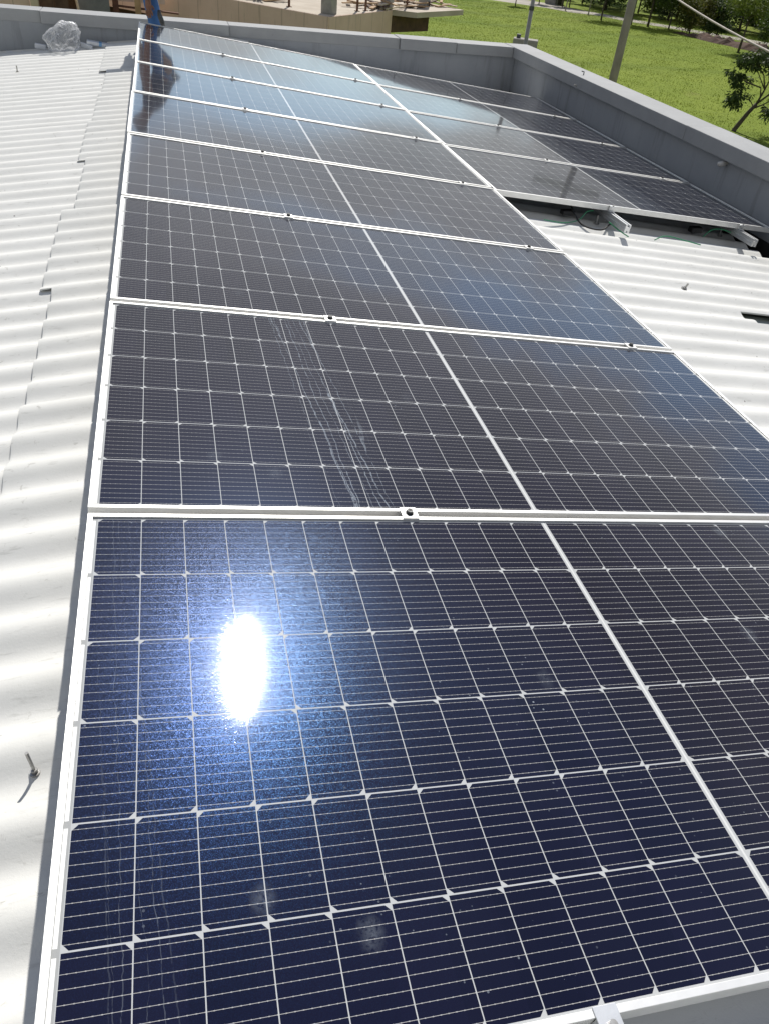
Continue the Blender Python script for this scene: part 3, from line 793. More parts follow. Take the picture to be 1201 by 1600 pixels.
# the near young tree with drooping clumps over the right wall
def near_tree():
    K2 = (20.1-CX)*K+CX, (26.2-CY)*K+CY
    t = thing('young_tree', 'young tree with a leaning forked trunk and drooping dark leaf clumps near the right wall', 'tree', (K2[0], K2[1], GZ))
    # axes: r = to the right in the view, u = up
    ax = Vector((0.80, -0.60, 0)); dp = Vector((0.6, 0.8, 0))
    def q(rr, uu, d=0.0): return ax*rr + Vector((0, 0, uu)) + dp*d
    m = MB()
    m.tube([q(-.12, -0.3), q(0.0, 0.1), q(0.28, 0.75), q(0.50, 1.15)], [0.11, 0.10, 0.085, 0.075], 9)
    r = random.Random(4); tips = []
    limbs = [([q(.50, 1.15), q(.62, 1.7), q(.72, 2.25), q(.70, 2.75)], .05), ([q(.50, 1.15), q(.85, 1.55), q(1.15, 2.0, .2), q(1.35, 2.4, .3)], .05),
             ([q(.40, .95), q(.75, 1.15), q(1.2, 1.55, -.3), q(1.6, 1.75, -.4)], .04), ([q(.56, 1.4), q(.45, 1.75), q(-.1, 1.82, .2), q(-.55, 1.95, .3)], .034),
             ([q(.62, 1.7), q(.4, 2.2), q(.0, 2.6, -.3), q(-.2, 2.75, -.3)], .034), ([q(.44, 1.0), q(.2, 1.25), q(-.15, 1.3, -.2), q(-.35, 1.2, -.2)], .024),
             ([q(.72, 2.2), q(.9, 2.7), q(1.0, 3.1)], .03), ([q(.85, 1.55), q(.95, 2.2, -.3), q(.95, 2.7, -.5)], .034), ([q(.75, 1.15), q(1.0, 1.05), q(1.15, .9, .2)], .022),
             ([q(1.0, 1.8, .1), q(1.6, 2.2, .5), q(2.0, 2.3, .6)], .03), ([q(.45, 1.75), q(-.3, 1.9, .1), q(-.9, 1.95, .2)], .026), ([q(.62, 1.7), q(.1, 2.3, .2), q(-.5, 2.6, .3)], .028), ([q(.85, 1.55), q(1.5, 2.6, .2), q(1.7, 3.0, .2)], .03), ([q(.7, 2.0), q(.5, 2.4, .5), q(.3, 2.9, .7)], .03)]
    for pts, r0 in limbs:
        n = len(pts); m.tube(pts, [r0*(1-0.8*i/(n-1)) for i in range(n)], 6)
        tips += [pts[-1], pts[-1], pts[-2].lerp(pts[-1], .5)]
    m.build('trunk', BARK, t, smooth=True)
    V, F = [], []
    for c in range(270):
        o = r.choice(tips) + Vector((r.gauss(0, .17), r.gauss(0, .17), r.gauss(0.03, .14)))
        # each clump: a whorl of long leaflets that droop from its centre
        for l in range(26):
            an = r.uniform(0, 2*PI); el = r.uniform(-0.9, 0.5)
            d = Vector((math.cos(an)*math.cos(el), math.sin(an)*math.cos(el), math.sin(el)))
            p = o + d*r.uniform(0.02, 0.20); s = r.uniform(0.10, 0.19)
            ax_ = (d + Vector((0, 0, -0.55))).normalized(); bx = ax_.cross(Vector((r.gauss(0, 1), r.gauss(0, 1), r.gauss(0, 1)))).normalized()
            i = len(V); V += [p, p + ax_*s*0.5 + bx*s*0.2, p + ax_*s, p + ax_*s*0.5 - bx*s*0.2]; F.append((i, i+1, i+2, i+3))
    pydata('crown', V, F, LEAF['dark'], t)
near_tree()

# ------------------------------------------------------------------ poles, cable, hut
CONC = simple('weathered_concrete', (0.34, 0.325, 0.30), (0.22, 0.21, 0.19), 0.85, 0, 4, 0.5, 70, 0.006)
WOODY = simple('pole_concrete', (0.30, 0.27, 0.235), (0.20, 0.18, 0.155), 0.85, 0, 3, 0.4, 60, 0.006)
up_ = thing('utility_pole', 'tall tapering grey brown utility pole rising behind the right wall', 'pole', (9.80, 17.15, GZ))
m = MB(); m.tube([(0, 0, -.3), (0, 0, 4.5), (0, 0, 7.0)], [0.115, 0.088, 0.074], 14); m.build('shaft', WOODY, up_, smooth=True)
for z in (5.35, 5.75):
    m = MB(); m.tube([(0, 0, z), (0, 0, z+0.05)], 0.096, 14); m.build('strap', MAT['steel'], up_)
m = MB(); m.box(-0.9, 0.9, -0.06, 0.06, 6.6, 6.72); m.build('crossarm', WOODY, up_)
m = MB(); m.tube([(0.14, -0.08, 5.55), (0.0, -0.08, 5.55)], 0.03, 8); m.build('insulator', MAT['rubber'], up_)
mp = thing('metal_pole', 'thin grey metal pole standing at a squat concrete block beyond the corner', 'pole', (6.43, 14.42, GZ))
m = MB(); m.tube([(0, 0, -.2), (0, 0, 5.6)], 0.036, 12); m.build('shaft', simple('dull_grey_pole_paint', (0.27, 0.27, 0.26), (0.2, 0.2, 0.19), 0.7), mp, smooth=True)
m = MB(); m.tube([(0, 0, 5.0), (0, 0, 5.06)], 0.044, 12); m.build('collar', MAT['dark_steel'], mp)
cbk = thing('concrete_pillar', 'squat grey concrete block behind the far corner of the walls', 'pillar', (6.50, 14.60, GZ), (0, 0, -0.42))
m = MB(); m.box(-0.22, 0.22, -0.13, 0.13, -.2, -0.445-GZ); m.build('block', CONC, cbk, bevel=0.012)
m = MB(); m.box(-0.17, -0.10, -0.05, 0.03, -0.4448-GZ, -0.385-GZ); m.build('stub', MAT['dark_steel'], cbk)
def catenary(p, q, sag, n=24):
    p, q = Vector(p), Vector(q)
    return [p.lerp(q, i/n) - Vector((0, 0, sag*4*(i/n)*(1-i/n))) for i in range(n+1)]
m = MB(); a_, b_ = Vector((9.93, 17.05, 0.55)), Vector((8.394, 10.565, 0.281))
m.tube(catenary(a_, b_ + (b_-a_)*1.6 + Vector((0, 0, 0.35)), 0.35), 0.017, 6)
tag(m.build('overhead_cable', simple('pale_cable', (0.42, 0.38, 0.33), (0.3, 0.27, 0.24), 0.7), smooth=True), 'pale overhead cable slung across the upper right corner', 'cable')
hx, hy = far((34.2, 75.6))
ht = thing('hut', 'small grey hut with a flat roof beside the far road', 'hut', (hx, hy, GZ), (0, 0, 0.5))
m = MB(); m.box(-0.75, 0.75, -0.7, 0.7, 0, 1.9); m.build('wall', CONC, ht)
m = MB(); m.box(-0.9, 0.9, -0.85, 0.85, 1.9, 2.0); m.build('roof', MAT['steel'], ht)
m = MB(); m.box(-0.3, 0.35, -0.72, -0.7, 0, 1.6); m.build('door', simple('dark_door', (0.05, 0.045, 0.04)), ht)
for i, (p, lab) in enumerate((((32.6, 69.5), 'short wooden post on the left of the far road'), ((33.6, 67.2), 'short wooden post at the near edge of the far road'))):
    x, y = far(p); m = MB(); m.tube([(0, 0, -.1), (0.03, 0, 1.3)], [0.06, 0.05], 7)
    o = m.build('fence_post', WOODY); o.location = (x, y, GZ); tag(o, lab, 'post', 'posts by the far road')

# ------------------------------------------------------------------ unfinished concrete building beyond the back wall
def raw_concrete():
    a = NT('board_marked_concrete'); v = a.coord()
    col = a.mix(a.ramp(a.noise(v, 1.3, 6, 0.65), 0.3, 0.72), (0.64, 0.48, 0.40), (0.54, 0.40, 0.325))
    st = a.noise(a.mapping(v, (7, 7, 0.45)), 1.6, 5, 0.7)
    col = a.mix(a.f('MULTIPLY', a.ramp(st, 0.58, 0.74), 0.75), col, (0.24, 0.20, 0.16))
    bl = a.noise(v, 5, 5, 0.75, 0.7)
    col = a.mix(a.f('MULTIPLY', a.ramp(bl, 0.66, 0.74), 0.6), col, (0.11, 0.095, 0.08))
    s = a.n('ShaderNodeSeparateXYZ'); a.put(v, s.inputs[0])
    bd = a.f('LESS_THAN', a.f('MODULO', a.f('ADD', s.outputs[0], 40.0), 0.62), 0.018)
    col = a.mix(a.f('MULTIPLY', bd, 0.45), col, (0.13, 0.11, 0.09))
    nb = a.bump(a.noise(v, 40, 5, 0.7), 0.4, 0.008)
    return a.done(a.bsdf(**{'Base Color': col, 'Roughness': 0.88, 'Normal': nb, 'Specular IOR Level': 0.2}))
RAW = raw_concrete()
DECK = simple('dusty_concrete_deck', (0.46, 0.41, 0.34), (0.36, 0.31, 0.25), 0.9, 0, 1.5, 0.4, 30, 0.01)
BROWN = simple('brown_board_and_shade', (0.11, 0.065, 0.042), (0.06, 0.036, 0.026), 0.85, 0, 6)  # real boards, plus painted shade on the side beam and interior backdrop
RED = simple('reddish_brown_timber', (0.13, 0.055, 0.035), (0.08, 0.035, 0.025), 0.85, 0, 6)
PLANK = simple('raw_pine', (0.40, 0.27, 0.15), (0.26, 0.165, 0.09), 0.8, 0, 5, 0.4, 50, 0.004)
PALEW = simple('pale_timber', (0.50, 0.42, 0.31), (0.38, 0.30, 0.21), 0.8, 0, 5)
ZD = -0.83
cb_ = thing('concrete_building', 'unfinished bare concrete building with an open upper deck beyond the back wall', 'building', (0, 0, 0))
A, B = Vector((3.79, 19.48, 0)), Vector((5.87, 22.07, 0))
dl = Vector((-0.727, 0.687, 0)); Lp = A + dl*9.0
S1, S2, S3 = Vector((6.49, 21.89, 0)), Vector((8.30, 23.62, 0)), Vector((7.68, 24.67, 0))
inner = Vector((0.5, 0.86, 0))
# deck slab
m = MB(); m.prism([(p.x, p.y) for p in (A, B, S1, S2, S3, S3 + Vector((-2.5, 4.0, 0)), Lp + Vector((6.5, 7.5, 0)), Lp)], ZD-0.12, ZD); m.build('deck', DECK, cb_)
def beam(p, q, z0, z1, t, name='beam', mat=RAW, side=1):
    d = (q-p); L = d.length; an = math.atan2(d.y, d.x)
    m = MB(); m.box(0, L, 0, t*side, z0, z1) if side > 0 else m.box(0, L, t*side, 0, z0, z1)
    o = m.build(name, mat, cb_, bevel=0.008); o.location = (p.x, p.y, 0); o.rotation_euler = (0, 0, an); return o
off = 0.004
beam(Lp - Vector((0.02, 0.03, 0)), A + Vector((0.0, -0.03, 0)), ZD-0.62, ZD-0.003, 0.2)
beam(A + Vector((0.03, -0.02, 0)), B + Vector((0.02, -0.02, 0)), ZD-0.66, ZD-0.003, 0.2)
bq = Vector((7.15, 23.0, 0))
beam(B + Vector((0.05, 0.05, 0)), bq, ZD-0.50, ZD-0.123, 0.2, 'beam', BROWN)  # beam on the shaded side, its shade painted in with the brown material
def column(x, y, z0, z1, w=0.28, an=0.85, mat=CONC):
    m = MB(); m.box(-w/2, w/2, -w/2, w/2, z0, z1); o = m.build('column', mat, cb_, bevel=0.012); o.location = (x, y, 0); o.rotation_euler = (0, 0, an)
column(3.90, 20.05, ZD, ZD+1.35, 0.27); column(5.86, 22.55, ZD, ZD+1.35, 0.25); column(7.25, 23.95, ZD, ZD+1.35, 0.25)
column(0.6, 24.2, ZD, ZD+1.35); column(4.3, 26.2, ZD, ZD+1.35); column(-0.9, 27.5, ZD, ZD+1.35); column(1.8, 28.6, ZD, ZD+1.35)
column(3.75, 19.85, GZ, ZD-0.66, 0.22); column(7.05, 22.75, GZ, ZD-0.62, 0.3, 0.85, RED); column(0.2, 23.2, GZ, ZD-0.62, 0.22)
m = MB(); m.prism([(0.0, 24.4), (3.9, 20.7), (6.6, 23.7), (3.0, 27.4)], GZ, GZ+0.05); m.build('ground_slab', DECK, cb_)
# lower left wing: wall panel, boards and dark interior
m = MB(); m.box(-9.5, -2.46, 20.0, 20.2, GZ, 0.4); m.build('wall', RAW, cb_)
m = MB(); m.box(-4.5, 1.2, 26.2, 26.35, GZ, 0.2); m.build('interior_backdrop', BROWN, cb_)  # brown backdrop added to darken the shaded interior behind the props
m = MB(); m.box(-1.95, -0.1, 24.0, 24.2, -1.05, -0.62); o = m.build('beam', RAW, cb_)
m = MB(); m.box(-2.05, 0.3, 22.2, 22.4, -1.13, -0.55, Matrix.Rotation(0.0, 4, 'Z')); m.build('beam', RAW, cb_)
m = MB(); m.box(-2.0, 0.6, 22.45, 26.1, -2.6, -2.5); m.build('lower_slab', DECK, cb_)
WP = 'wooden props and boards at the unfinished building'
def stick(name, p, q, w, mat, lab, cat, h=None, group=WP):
    m = MB(); m.bar(p, q, w, h); tag(m.build(name, mat), lab, cat, group)
stick('timber_post', (-2.36, 19.96, GZ), (-2.36, 19.96, 0.3), 0.15, PALEW, 'pale upright timber post beside the beige wall in the upper left', 'post')
stick('formwork_board', (-2.16, 20.3, GZ), (-2.16, 20.3, 0.2), 0.27, BROWN, 'dark brown board standing next to the pale timber post', 'board', 0.04)
stick('formwork_board', (-1.87, 20.5, GZ), (-1.89, 20.6, 0.2), 0.27, BROWN, 'dark brown board standing left of the grey sheet', 'board', 0.04)
stick('plank', (-1.45, 21.2, -2.4), (-1.72, 21.3, -0.5), 0.07, PALEW, 'pale plank leaning against the grey sheet', 'plank', 0.03)
m = MB(); m.box(-1.68, -0.95, 21.55, 21.6, -3.2, -0.9)
tag(m.build('metal_sheet', simple('blue_grey_sheet', (0.15, 0.16, 0.17), (0.11, 0.12, 0.13), 0.6)), 'blue grey sheet standing under the beam left of the person', 'sheet')
for x, lab in ((-0.83, 'reddish timber prop right of the grey sheet'), (-0.33, 'timber prop just left of the crouching person')):
    stick('timber_post', (x, 21.8, GZ), (x, 21.9, -0.9), 0.13, PLANK if x > -.5 else RED, lab, 'post')
stick('plank', (-0.9, 21.7, -1.42), (0.2, 21.65, -1.47), 0.05, PALEW, 'horizontal pale board between the timber props', 'plank', 0.03)
stick('plank', (-0.9, 22.0, -1.2), (0.6, 21.9, -1.26), 0.14, RED, 'reddish board nailed below the beam behind the person', 'plank', 0.03)
# props and loose boards on the deck
for (x, y, lab) in ((3.09, 20.76, 'thin rusty prop on the deck left of the concrete columns'), (4.76, 21.02, 'left one of the two close rusty props on the deck'),
                    (5.03, 21.32, 'right one of the two close rusty props on the deck'), (6.54, 23.13, 'thin rusty prop between the two right-hand deck columns')):
    m = MB(); m.tube([(x, y, ZD), (x, y, ZD+1.3)], 0.028, 8); m.box(x-0.06, x+0.06, y-0.06, y+0.06, ZD, ZD+0.012)
    tag(m.build('steel_prop', simple('rusty_steel', (0.16, 0.085, 0.05), (0.09, 0.045, 0.03), 0.8)), lab, 'prop', WP)
random.seed(33)
def boards(cx, cy, n, spread, lab):
    for i in range(n):
        x = cx + random.uniform(-spread, spread); y = cy + random.uniform(-spread, spread); an = random.uniform(0, PI); L = random.uniform(0.4, 1.0)
        z = ZD + 0.02 + 0.03*(i % 4)
        m = MB(); m.bar((x-math.cos(an)*L/2, y-math.sin(an)*L/2, z), (x+math.cos(an)*L/2, y+math.sin(an)*L/2, z+random.uniform(-.01, .06)), random.uniform(0.06, 0.13), 0.024)
        tag(m.build('plank', random.choice((PLANK, PLANK, PALEW, BROWN))), lab, 'plank', lab)
boards(5.35, 22.3, 16, 0.55, 'loose pine board in the heap on the deck between the left and middle columns')
boards(6.5, 23.2, 12, 0.5, 'loose pine board in the heap on the deck between the middle and right columns')
boards(7.6, 24.1, 5, 0.28, 'short board lying on the jutting deck corner')
boards(2.7, 21.9, 7, 0.4, 'dark board lying near the left edge of the deck')
m = MB(); rr = random.Random(2)
for i in range(26):
    a0 = rr.uniform(0, 6.28); p = Vector((2.45 + rr.uniform(-.2, .2), 21.9+rr.uniform(-.2, .2), ZD+0.03+rr.uniform(0, .25)))
    m.bar(p, p + Vector((math.cos(a0)*0.5, math.sin(a0)*0.5, rr.uniform(-.05, .1))), 0.05, 0.02)
tag(m.build('scrap_heap', BROWN), 'dark heap of scrap wood at the left end of the deck', 'heap', kind='stuff')

# ------------------------------------------------------------------ bolts, wires, hooks
def roof_bolt(label, base, lean=(0, 0), h=0.055, r=0.0045):
    t = thing('roof_bolt', label, 'bolt', base, (lean[0], lean[1], 0), 'bolts through the roof sheets')
    m = MB(); m.tube([(0, 0, -0.02), (0, 0, h)], r, 10); m.build('rod', MAT['steel'], t, smooth=False)
    m = MB(); m.tube([(0, 0, 0.0), (0, 0, 0.004)], r*3.2, 16); m.build('washer', MAT['steel'], t)
    m = MB(); m.tube([(0, 0, 0.0042), (0, 0, 0.013)], r*2.0, 6); m.build('nut', MAT['steel'], t)
def on_left(x, y): return zl(x) - AMP + wave(y, VCL) + 0.019 if x > -0.36 else zl(x) - AMP + wave(y, VCL) + 0.006
def on_right(x, y): return zr(x) - AMP + wave(y, VCR) + 0.005
roof_bolt('upright threaded bolt on the roof left of the nearest panel', (-0.125, 0.714, on_left(-0.125, 0.714)), (0.02, -0.05), 0.072, 0.0036)
roof_bolt('small bolt on the far left roof near the plastic bag', (-1.222, 9.03, on_left(-1.222, 9.03)), (0, 0), 0.06, 0.006)
roof_bolt('bolt with dark washer on the bare white sheets right of the long row', (3.16, 3.558, on_right(3.16, 3.558)), (0.3, 0.2), 0.04, 0.006)
roof_bolt('pale bolt standing beneath the left protruding rail end', (3.10, 4.66, on_right(3.10, 4.66)), (0, 0), 0.06, 0.007)
roof_bolt('pale bolt at the sheet ends beneath the rail over the gutter', (4.27, 4.83, on_right(4.27, 4.83)), (0, 0), 0.06, 0.007)
def cable(name, pts, r, mat, lab, cat='cable'):
    # smooth the control points
    P_ = [Vector(p) for p in pts]; out = []
    for i in range(len(P_)-1):
        p0, p1, p2, p3 = P_[max(i-1, 0)], P_[i], P_[i+1], P_[min(i+2, len(P_)-1)]
        for k in range(8):
            t = k/8; out.append(0.5*((2*p1) + (-p0+p2)*t + (2*p0-5*p1+4*p2-p3)*t*t + (-p0+3*p1-3*p2+p3)*t**3))
    out.append(P_[-1]); m = MB(); m.tube(out, r, 7); tag(m.build(name, mat, smooth=True), lab, cat, 'cables below the short row')
def S(u, v, h): 
    x = P(u, v).x; return (x, v, zr(x) + h)
cable('black_cable', [PR(0.62, 4.72, -.04), S(2.9, 4.60, 0.055), S(2.93, 4.50, .015), S(3.05, 4.46, .012), S(3.16, 4.55, .03), S(3.3, 4.66, .07)], 0.006, MAT['rubber'], 'black cable looping below the left rail end')
cable('green_wire', [S(2.62, 4.48, .02), S(2.78, 4.50, .014), S(2.92, 4.56, .03), S(3.0, 4.62, .075), S(3.06, 4.64, .085)], 0.0035, MAT['green_wire'], 'green earth wire left of the left rail end')
cable('green_wire', [S(3.12, 4.50, .06), S(3.18, 4.46, .03), S(3.24, 4.40, .008)], 0.004, MAT['green_wire'], 'short green wire bent down right below the left rail end')
cable('green_wire', [S(3.45, 4.40, .012), S(3.58, 4.47, .03), S(3.74, 4.46, .02), S(3.86, 4.44, .012)], 0.004, MAT['green_wire'], 'green wire lying on the sheets between the two rail ends')
cable('green_wire', [S(3.98, 4.60, .03), S(4.08, 4.66, .07), S(4.18, 4.68, .08), S(4.26, 4.66, .07)], 0.004, MAT['green_wire'], 'green wire arching to the rail end above the gutter')
m = MB(); m.box(-0.05, 0.04, -0.03, 0.03, 0, 0.03); o = m.build('cable_connector', MAT['rubber'], bevel=0.006); o.location = S(2.88, 4.66, 0.03); tag(o, 'black plug connector on the looping cable', 'connector', 'cable connectors')
m = MB(); m.box(-0.04, 0.05, -0.03, 0.03, 0, 0.04); o = m.build('cable_connector', MAT['rubber'], bevel=0.006); o.location = S(3.98, 4.72, 0.02); tag(o, 'black plug connector where the green wire starts near the gutter', 'connector', 'cable connectors')
for (y, z, lab, s) in ((5.48, -0.17, 'pale pipe stub sticking out under the right coping nearest the camera', 1.0), (8.34, -0.135, 'small metal hook under the right coping near the far corner', 0.6)):
    m = MB(); m.tube([(4.62, y, z-0.06*s), (4.545, y-0.01, z-0.075*s), (4.52, y-0.01, z-0.07*s)], [0.022*s, 0.022*s, 0.014*s], 9)
    tag(m.build('pipe_stub', simple('pale_pvc', (0.5, 0.49, 0.47), (0.38, 0.37, 0.35), 0.6), smooth=True), lab, 'pipe stub', 'fittings on the right wall')
m = MB(); m.tube([(4.66, 8.44, ZT-0.004), (4.66, 8.44, ZT+0.03), (4.63, 8.44, ZT+0.035)], 0.006, 6)
tag(m.build('wall_hook', MAT['dark_steel']), 'tiny dark hook on top of the right coping', 'hook')

# ------------------------------------------------------------------ plastic bag and scraps at the foot of the back wall
def plastic():
    a = NT('clear_plastic_film'); v = a.coord()
    nb = a.bump(a.noise(v, 13, 3, 0.5, 2.2), 0.9, 0.03)
    lw = a.n('ShaderNodeLayerWeight'); lw.inputs['Blend'].default_value = 0.45; a.put(nb, lw.inputs['Normal'])
    g = a.bsdf(**{'Base Color': (0.85, 0.86, 0.88), 'Roughness': 0.10, 'Normal': nb, 'Specular IOR Level': 0.8})
    tl = a.n('ShaderNodeBsdfTranslucent'); tl.inputs['Color'].default_value = (0.85, 0.86, 0.88, 1); a.put(nb, tl.inputs['Normal'])
    t = a.n('ShaderNodeBsdfTransparent'); t.inputs['Color'].default_value = (0.96, 0.965, 0.975, 1)
    m1 = a.n('ShaderNodeMixShader'); m1.inputs[0].default_value = 0.35; a.t.links.new(g, m1.inputs[1]); a.t.links.new(tl.outputs[0], m1.inputs[2])
    k = a.f('ADD', 0.10, a.f('MULTIPLY', lw.outputs['Facing'], 0.75), clamp=True)
    m2 = a.n('ShaderNodeMixShader'); a.put(k, m2.inputs[0]); a.t.links.new(t.outputs[0], m2.inputs[1]); a.t.links.new(m1.outputs[0], m2.inputs[2])
    return a.done(m2.outputs[0])
def bag():
    bm = bmesh.new(); bmesh.ops.create_icosphere(bm, subdivisions=5, radius=1.0)
    from mathutils import noise as mn
    for v in bm.verts:
        p = v.co.copy(); n = p.normalized()
        d = 1 + 0.30*mn.noise(p*1.5+Vector((3, 1, 7))) - 0.30*abs(mn.noise(p*2.2+Vector((1, 5, 2)))) - 0.13*abs(mn.noise(p*4.6))
        q = n*d
        x, y_, z = q.x*0.19, q.y*0.14, q.z*0.185
        if z > 0.02: x += (z-0.02)*0.55          # leans right, peak on the right
        if z < -0.10: z = -0.10 - (z+0.10)*-0.1; x *= 1.22; y_ *= 1.2       # slumps at its foot
        v.co = (x, y_, z)
    me = bpy.data.meshes.new('plastic_bag'); bm.to_mesh(me); bm.free()
    for p in me.polygons: p.use_smooth = True
    me.materials.append(plastic()); o = bpy.data.objects.new('plastic_bag', me); COL.objects.link(o)
    o.location = (-0.86, 10.08, -0.325); tag(o, 'crumpled clear plastic bag slumped against the back wall', 'plastic bag')
bag()
WHITE = simple('white_packaging', (0.62, 0.64, 0.68), (0.5, 0.52, 0.56), 0.5)
BLUE = simple('blue_print', (0.12, 0.30, 0.55), (0.2, 0.38, 0.6), 0.5)
def scrap(name, loc, dims, rz, mat, lab, cat='packaging', tilt=0.0):
    m = MB(); x, y, z = dims; m.box(-x/2, x/2, -y/2, y/2, 0, z); o = m.build(name, mat, bevel=min(dims)*0.2); o.location = loc; o.rotation_euler = (tilt, 0.12, rz); tag(o, lab, cat, 'scraps at the foot of the back wall')
    return o
scrap('foam_block', (-1.12, 10.2, on_left(-1.12, 10.2)+0.03), (0.12, 0.05, 0.05), 0.05, WHITE, 'small white block left of the plastic bag', 'block')
o = scrap('flat_package', (-0.44, 10.18, on_left(-0.44, 10.18)+0.005), (0.36, 0.12, 0.035), 0.06, WHITE, 'flat white package with blue print right of the plastic bag')
m = MB(); m.box(-0.05, -0.02, -0.0606, 0.0606, 0.001, 0.0356); m.build('print_band', BLUE, o)
scrap('paper_scrap', (-0.62, 10.12, on_left(-0.62, 10.12)+0.0), (0.15, 0.03, 0.05), -0.7, WHITE, 'folded white scrap leaning at the right foot of the plastic bag', 'scrap')
scrap('paper_scrap', (-1.40, 10.24, on_left(-1.40, 10.24)+0.0), (0.18, 0.04, 0.02), 0.1, WHITE, 'pale torn strip at the left end of the back wall', 'scrap')
scrap('paper_scrap', (-1.28, 10.25, on_left(-1.28, 10.25)+0.0), (0.10, 0.03, 0.015), -0.15, WHITE, 'small pale scrap between the torn strip and the white block', 'scrap')

# ------------------------------------------------------------------ person crouching behind the last panel
def skin_obj(name, verts, edges, radii, mat, parent=None, root=0, sub=2):
    me = bpy.data.meshes.new(name + '_sk'); me.from_pydata(verts, edges, []); me.update()
    o = bpy.data.objects.new(name + '_sk', me); COL.objects.link(o)
    o.modifiers.new('sk', 'SKIN'); sv = me.skin_vertices[0].data
    for i, r in enumerate(radii):
        sv[i].radius = r if isinstance(r, tuple) else (r, r); sv[i].use_root = (i == root)
    s = o.modifiers.new('ss', 'SUBSURF'); s.levels = sub; s.render_levels = sub
    dg = bpy.context.evaluated_depsgraph_get(); dg.update()
    nm = bpy.data.meshes.new_from_object(o.evaluated_get(dg)); nm.name = name
    bpy.data.objects.remove(o)
    nm.materials.clear(); nm.materials.append(mat)
    for p in nm.polygons: p.use_smooth = True
    r = bpy.data.objects.new(name, nm); COL.objects.link(r)
    if parent: r.parent = parent
    return r
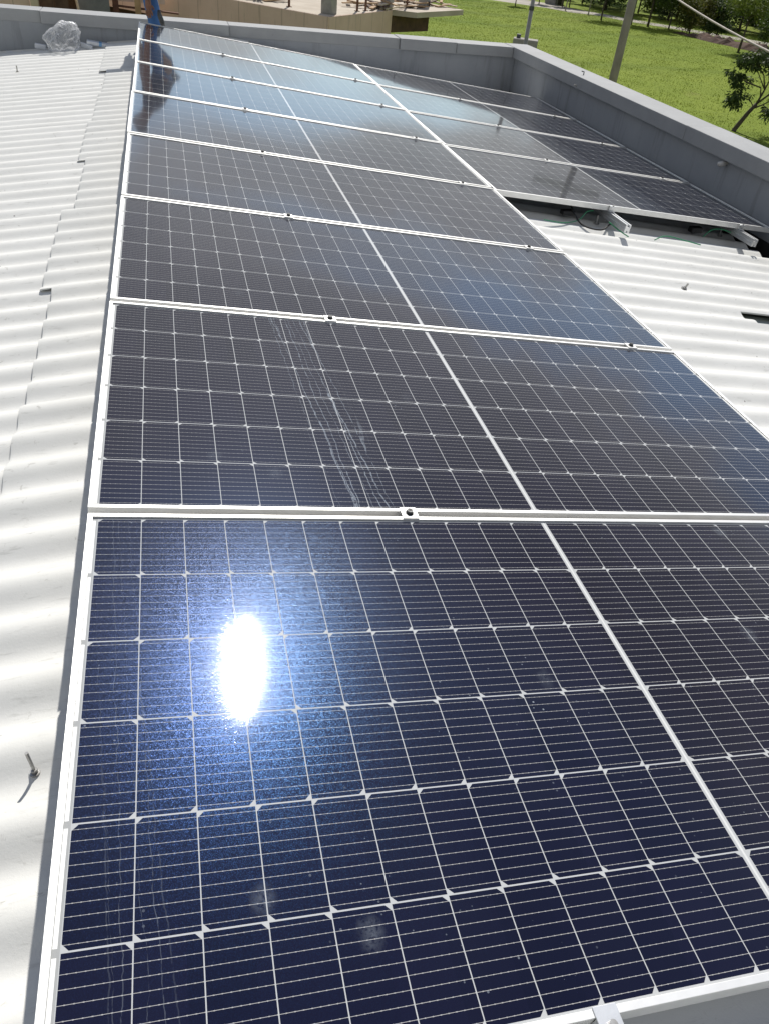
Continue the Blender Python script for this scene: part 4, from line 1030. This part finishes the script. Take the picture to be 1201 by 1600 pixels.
def person():
    SKIN = simple('brown_skin', (0.20, 0.095, 0.06), (0.15, 0.07, 0.045), 0.5, 0, 20, 0.1)
    DENIM = simple('blue_denim', (0.045, 0.13, 0.32), (0.03, 0.085, 0.22), 0.85, 0, 14, 0.5, 90, 0.004)
    SHIRT = simple('navy_shirt', (0.035, 0.05, 0.085), (0.025, 0.035, 0.06), 0.85, 0, 8, 0.4, 40, 0.006)
    HAIR = simple('black_hair', (0.012, 0.010, 0.009), (0.02, 0.016, 0.014), 0.6, 0, 40)
    SHOE = simple('dark_shoe', (0.03, 0.03, 0.032), (0.05, 0.05, 0.05), 0.6)
    V = []; E = []; R = []
    def add(p, r, prev=None):
        V.append(p); R.append(r); i = len(V)-1
        if prev is not None: E.append((prev, i))
        return i
    pel = add((.33, 9.80, .42), (.13, .12))
    abd = add((.31, 9.785, .56), (.125, .11), pel); che = add((.25, 9.75, .74), (.15, .12), abd)
    nb = add((.20, 9.735, .86), (.075, .075), che); nk = add((.175, 9.72, .925), (.055, .055), nb)
    j = add((.155, 9.72, .965), (.068, .066), nk); h1 = add((.125, 9.715, 1.035), (.092, .082), j); h2 = add((.12, 9.715, 1.10), (.075, .07), h1)
    add((.035, 9.713, 1.02), (.018, .016), h1)         # nose
    for sy in (-1, 1): add((.135, 9.717+sy*.088, 1.03), (.014, .02), h1)   # ears
    # near arm, hanging in front of the shin
    def hand(w, palm, dirs, thumb):
        pm = add(palm, (.036, .022), w)
        for (mx, tip) in dirs:
            k = add(mx, .0105, pm); k2 = add(tip, .0085, k)
        k = add(thumb[0], .012, pm); add(thumb[1], .009, k)
    s1 = add((.205, 9.545, .80), .062, che); e1 = add((.135, 9.47, .52), .043, s1); f1 = add((.11, 9.47, .36), .039, e1); w1 = add((.098, 9.48, .19), .028, f1)
    hand(w1, (.096, 9.48, .115), [((.128, 9.47, .065), (.134, 9.475, .03)), ((.11, 9.468, .05), (.114, 9.472, .010)), ((.092, 9.468, .05), (.094, 9.474, .008)), ((.074, 9.47, .062), (.078, 9.478, .024))],
         ((.140, 9.485, .115), (.152, 9.485, .082)))
    s2 = add((.205, 9.915, .80), .062, che); e2 = add((.09, 9.95, .55), .043, s2); w2 = add((.06, 9.90, .36), .029, e2)
    hand(w2, (.045, 9.88, .30), [((.02, 9.905, .26), (.02, 9.90, .225)), ((.015, 9.885, .255), (.015, 9.88, .215)), ((.018, 9.865, .258), (.02, 9.862, .22)), ((.025, 9.845, .268), (.03, 9.843, .235))],
         ((.07, 9.85, .28), (.075, 9.835, .25)))
    for (yh, yk, ya) in ((9.655, 9.62, 9.63), (9.815, 9.85, 9.84)):
        hp = add((.31, yh, .40), .095, pel); k = add((.105, yk, .21), .058, hp); c = add((.145, yk+.0, .03), .055, k); an = add((.165, ya, -.21), .038, c)
        ft = add((.12, ya, -.255), (.036, .03), an); add((.0, ya, -.27), (.036, .022), ft)
    b = skin_obj('person', V, E, R, SKIN)
    tag(b, 'person in blue trousers crouching behind the far end of the long row', 'person')
    # trousers, shirt, hair and shoes follow the body
    for (yh, yk, ya) in ((9.655, 9.62, 9.63), (9.815, 9.85, 9.84)):
        pass
    tv = [(.335, 9.80, .44), (.315, 9.785, .52)]; te = [(0, 1)]; tr = [(.15, .14), (.145, .13)]
    for (yh, yk, ya) in ((9.655, 9.62, 9.63), (9.815, 9.85, 9.84)):
        i = len(tv); tv += [(.31, yh, .40), (.20, (yh+yk)/2, .32), (.105, yk, .21), (.125, yk, .12), (.15, yk, .0), (.165, ya, -.19)]
        te += [(0, i), (i, i+1), (i+1, i+2), (i+2, i+3), (i+3, i+4), (i+4, i+5)]; tr += [.115, .098, .082, .078, .078, .072]
    skin_obj('trousers', tv, te, tr, DENIM, b)
    sv = [(.31, 9.785, .56), (.25, 9.75, .74), (.215, 9.74, .84), (.205, 9.545, .80), (.165, 9.50, .64), (.205, 9.915, .80), (.14, 9.935, .66), (.33, 9.79, .47)]
    skin_obj('shirt', sv, [(0, 1), (1, 2), (1, 3), (3, 4), (1, 5), (5, 6), (0, 7)], [(.145, .13), (.168, .14), (.085, .085), .08, .066, .08, .066, (.15, .135)], SHIRT, b)
    skin_obj('hair', [(.16, 9.717, 1.03), (.14, 9.716, 1.10), (.095, 9.715, 1.135)], [(0, 1), (1, 2)], [(.085, .082), (.088, .082), (.06, .058)], HAIR, b)
    for ya in (9.63, 9.84):
        skin_obj('shoe', [(.175, ya, -.245), (.10, ya, -.268), (-.02, ya, -.275)], [(0, 1), (1, 2)], [(.05, .05), (.05, .042), (.045, .034)], SHOE, b)
person()
m = MB(); m.tube([(.20, 9.42, .095), (.205, 9.42, .05), (.225, 9.42, -.01), (.235, 9.42, -.06)], [0.012, 0.024, 0.026, 0.02], 10)  # small dark tapered shape, its identity left open
tag(m.build('dark_object', MAT['dark_steel'], smooth=True), 'small dark grey object upright beside the hand of the crouching person', 'tool')
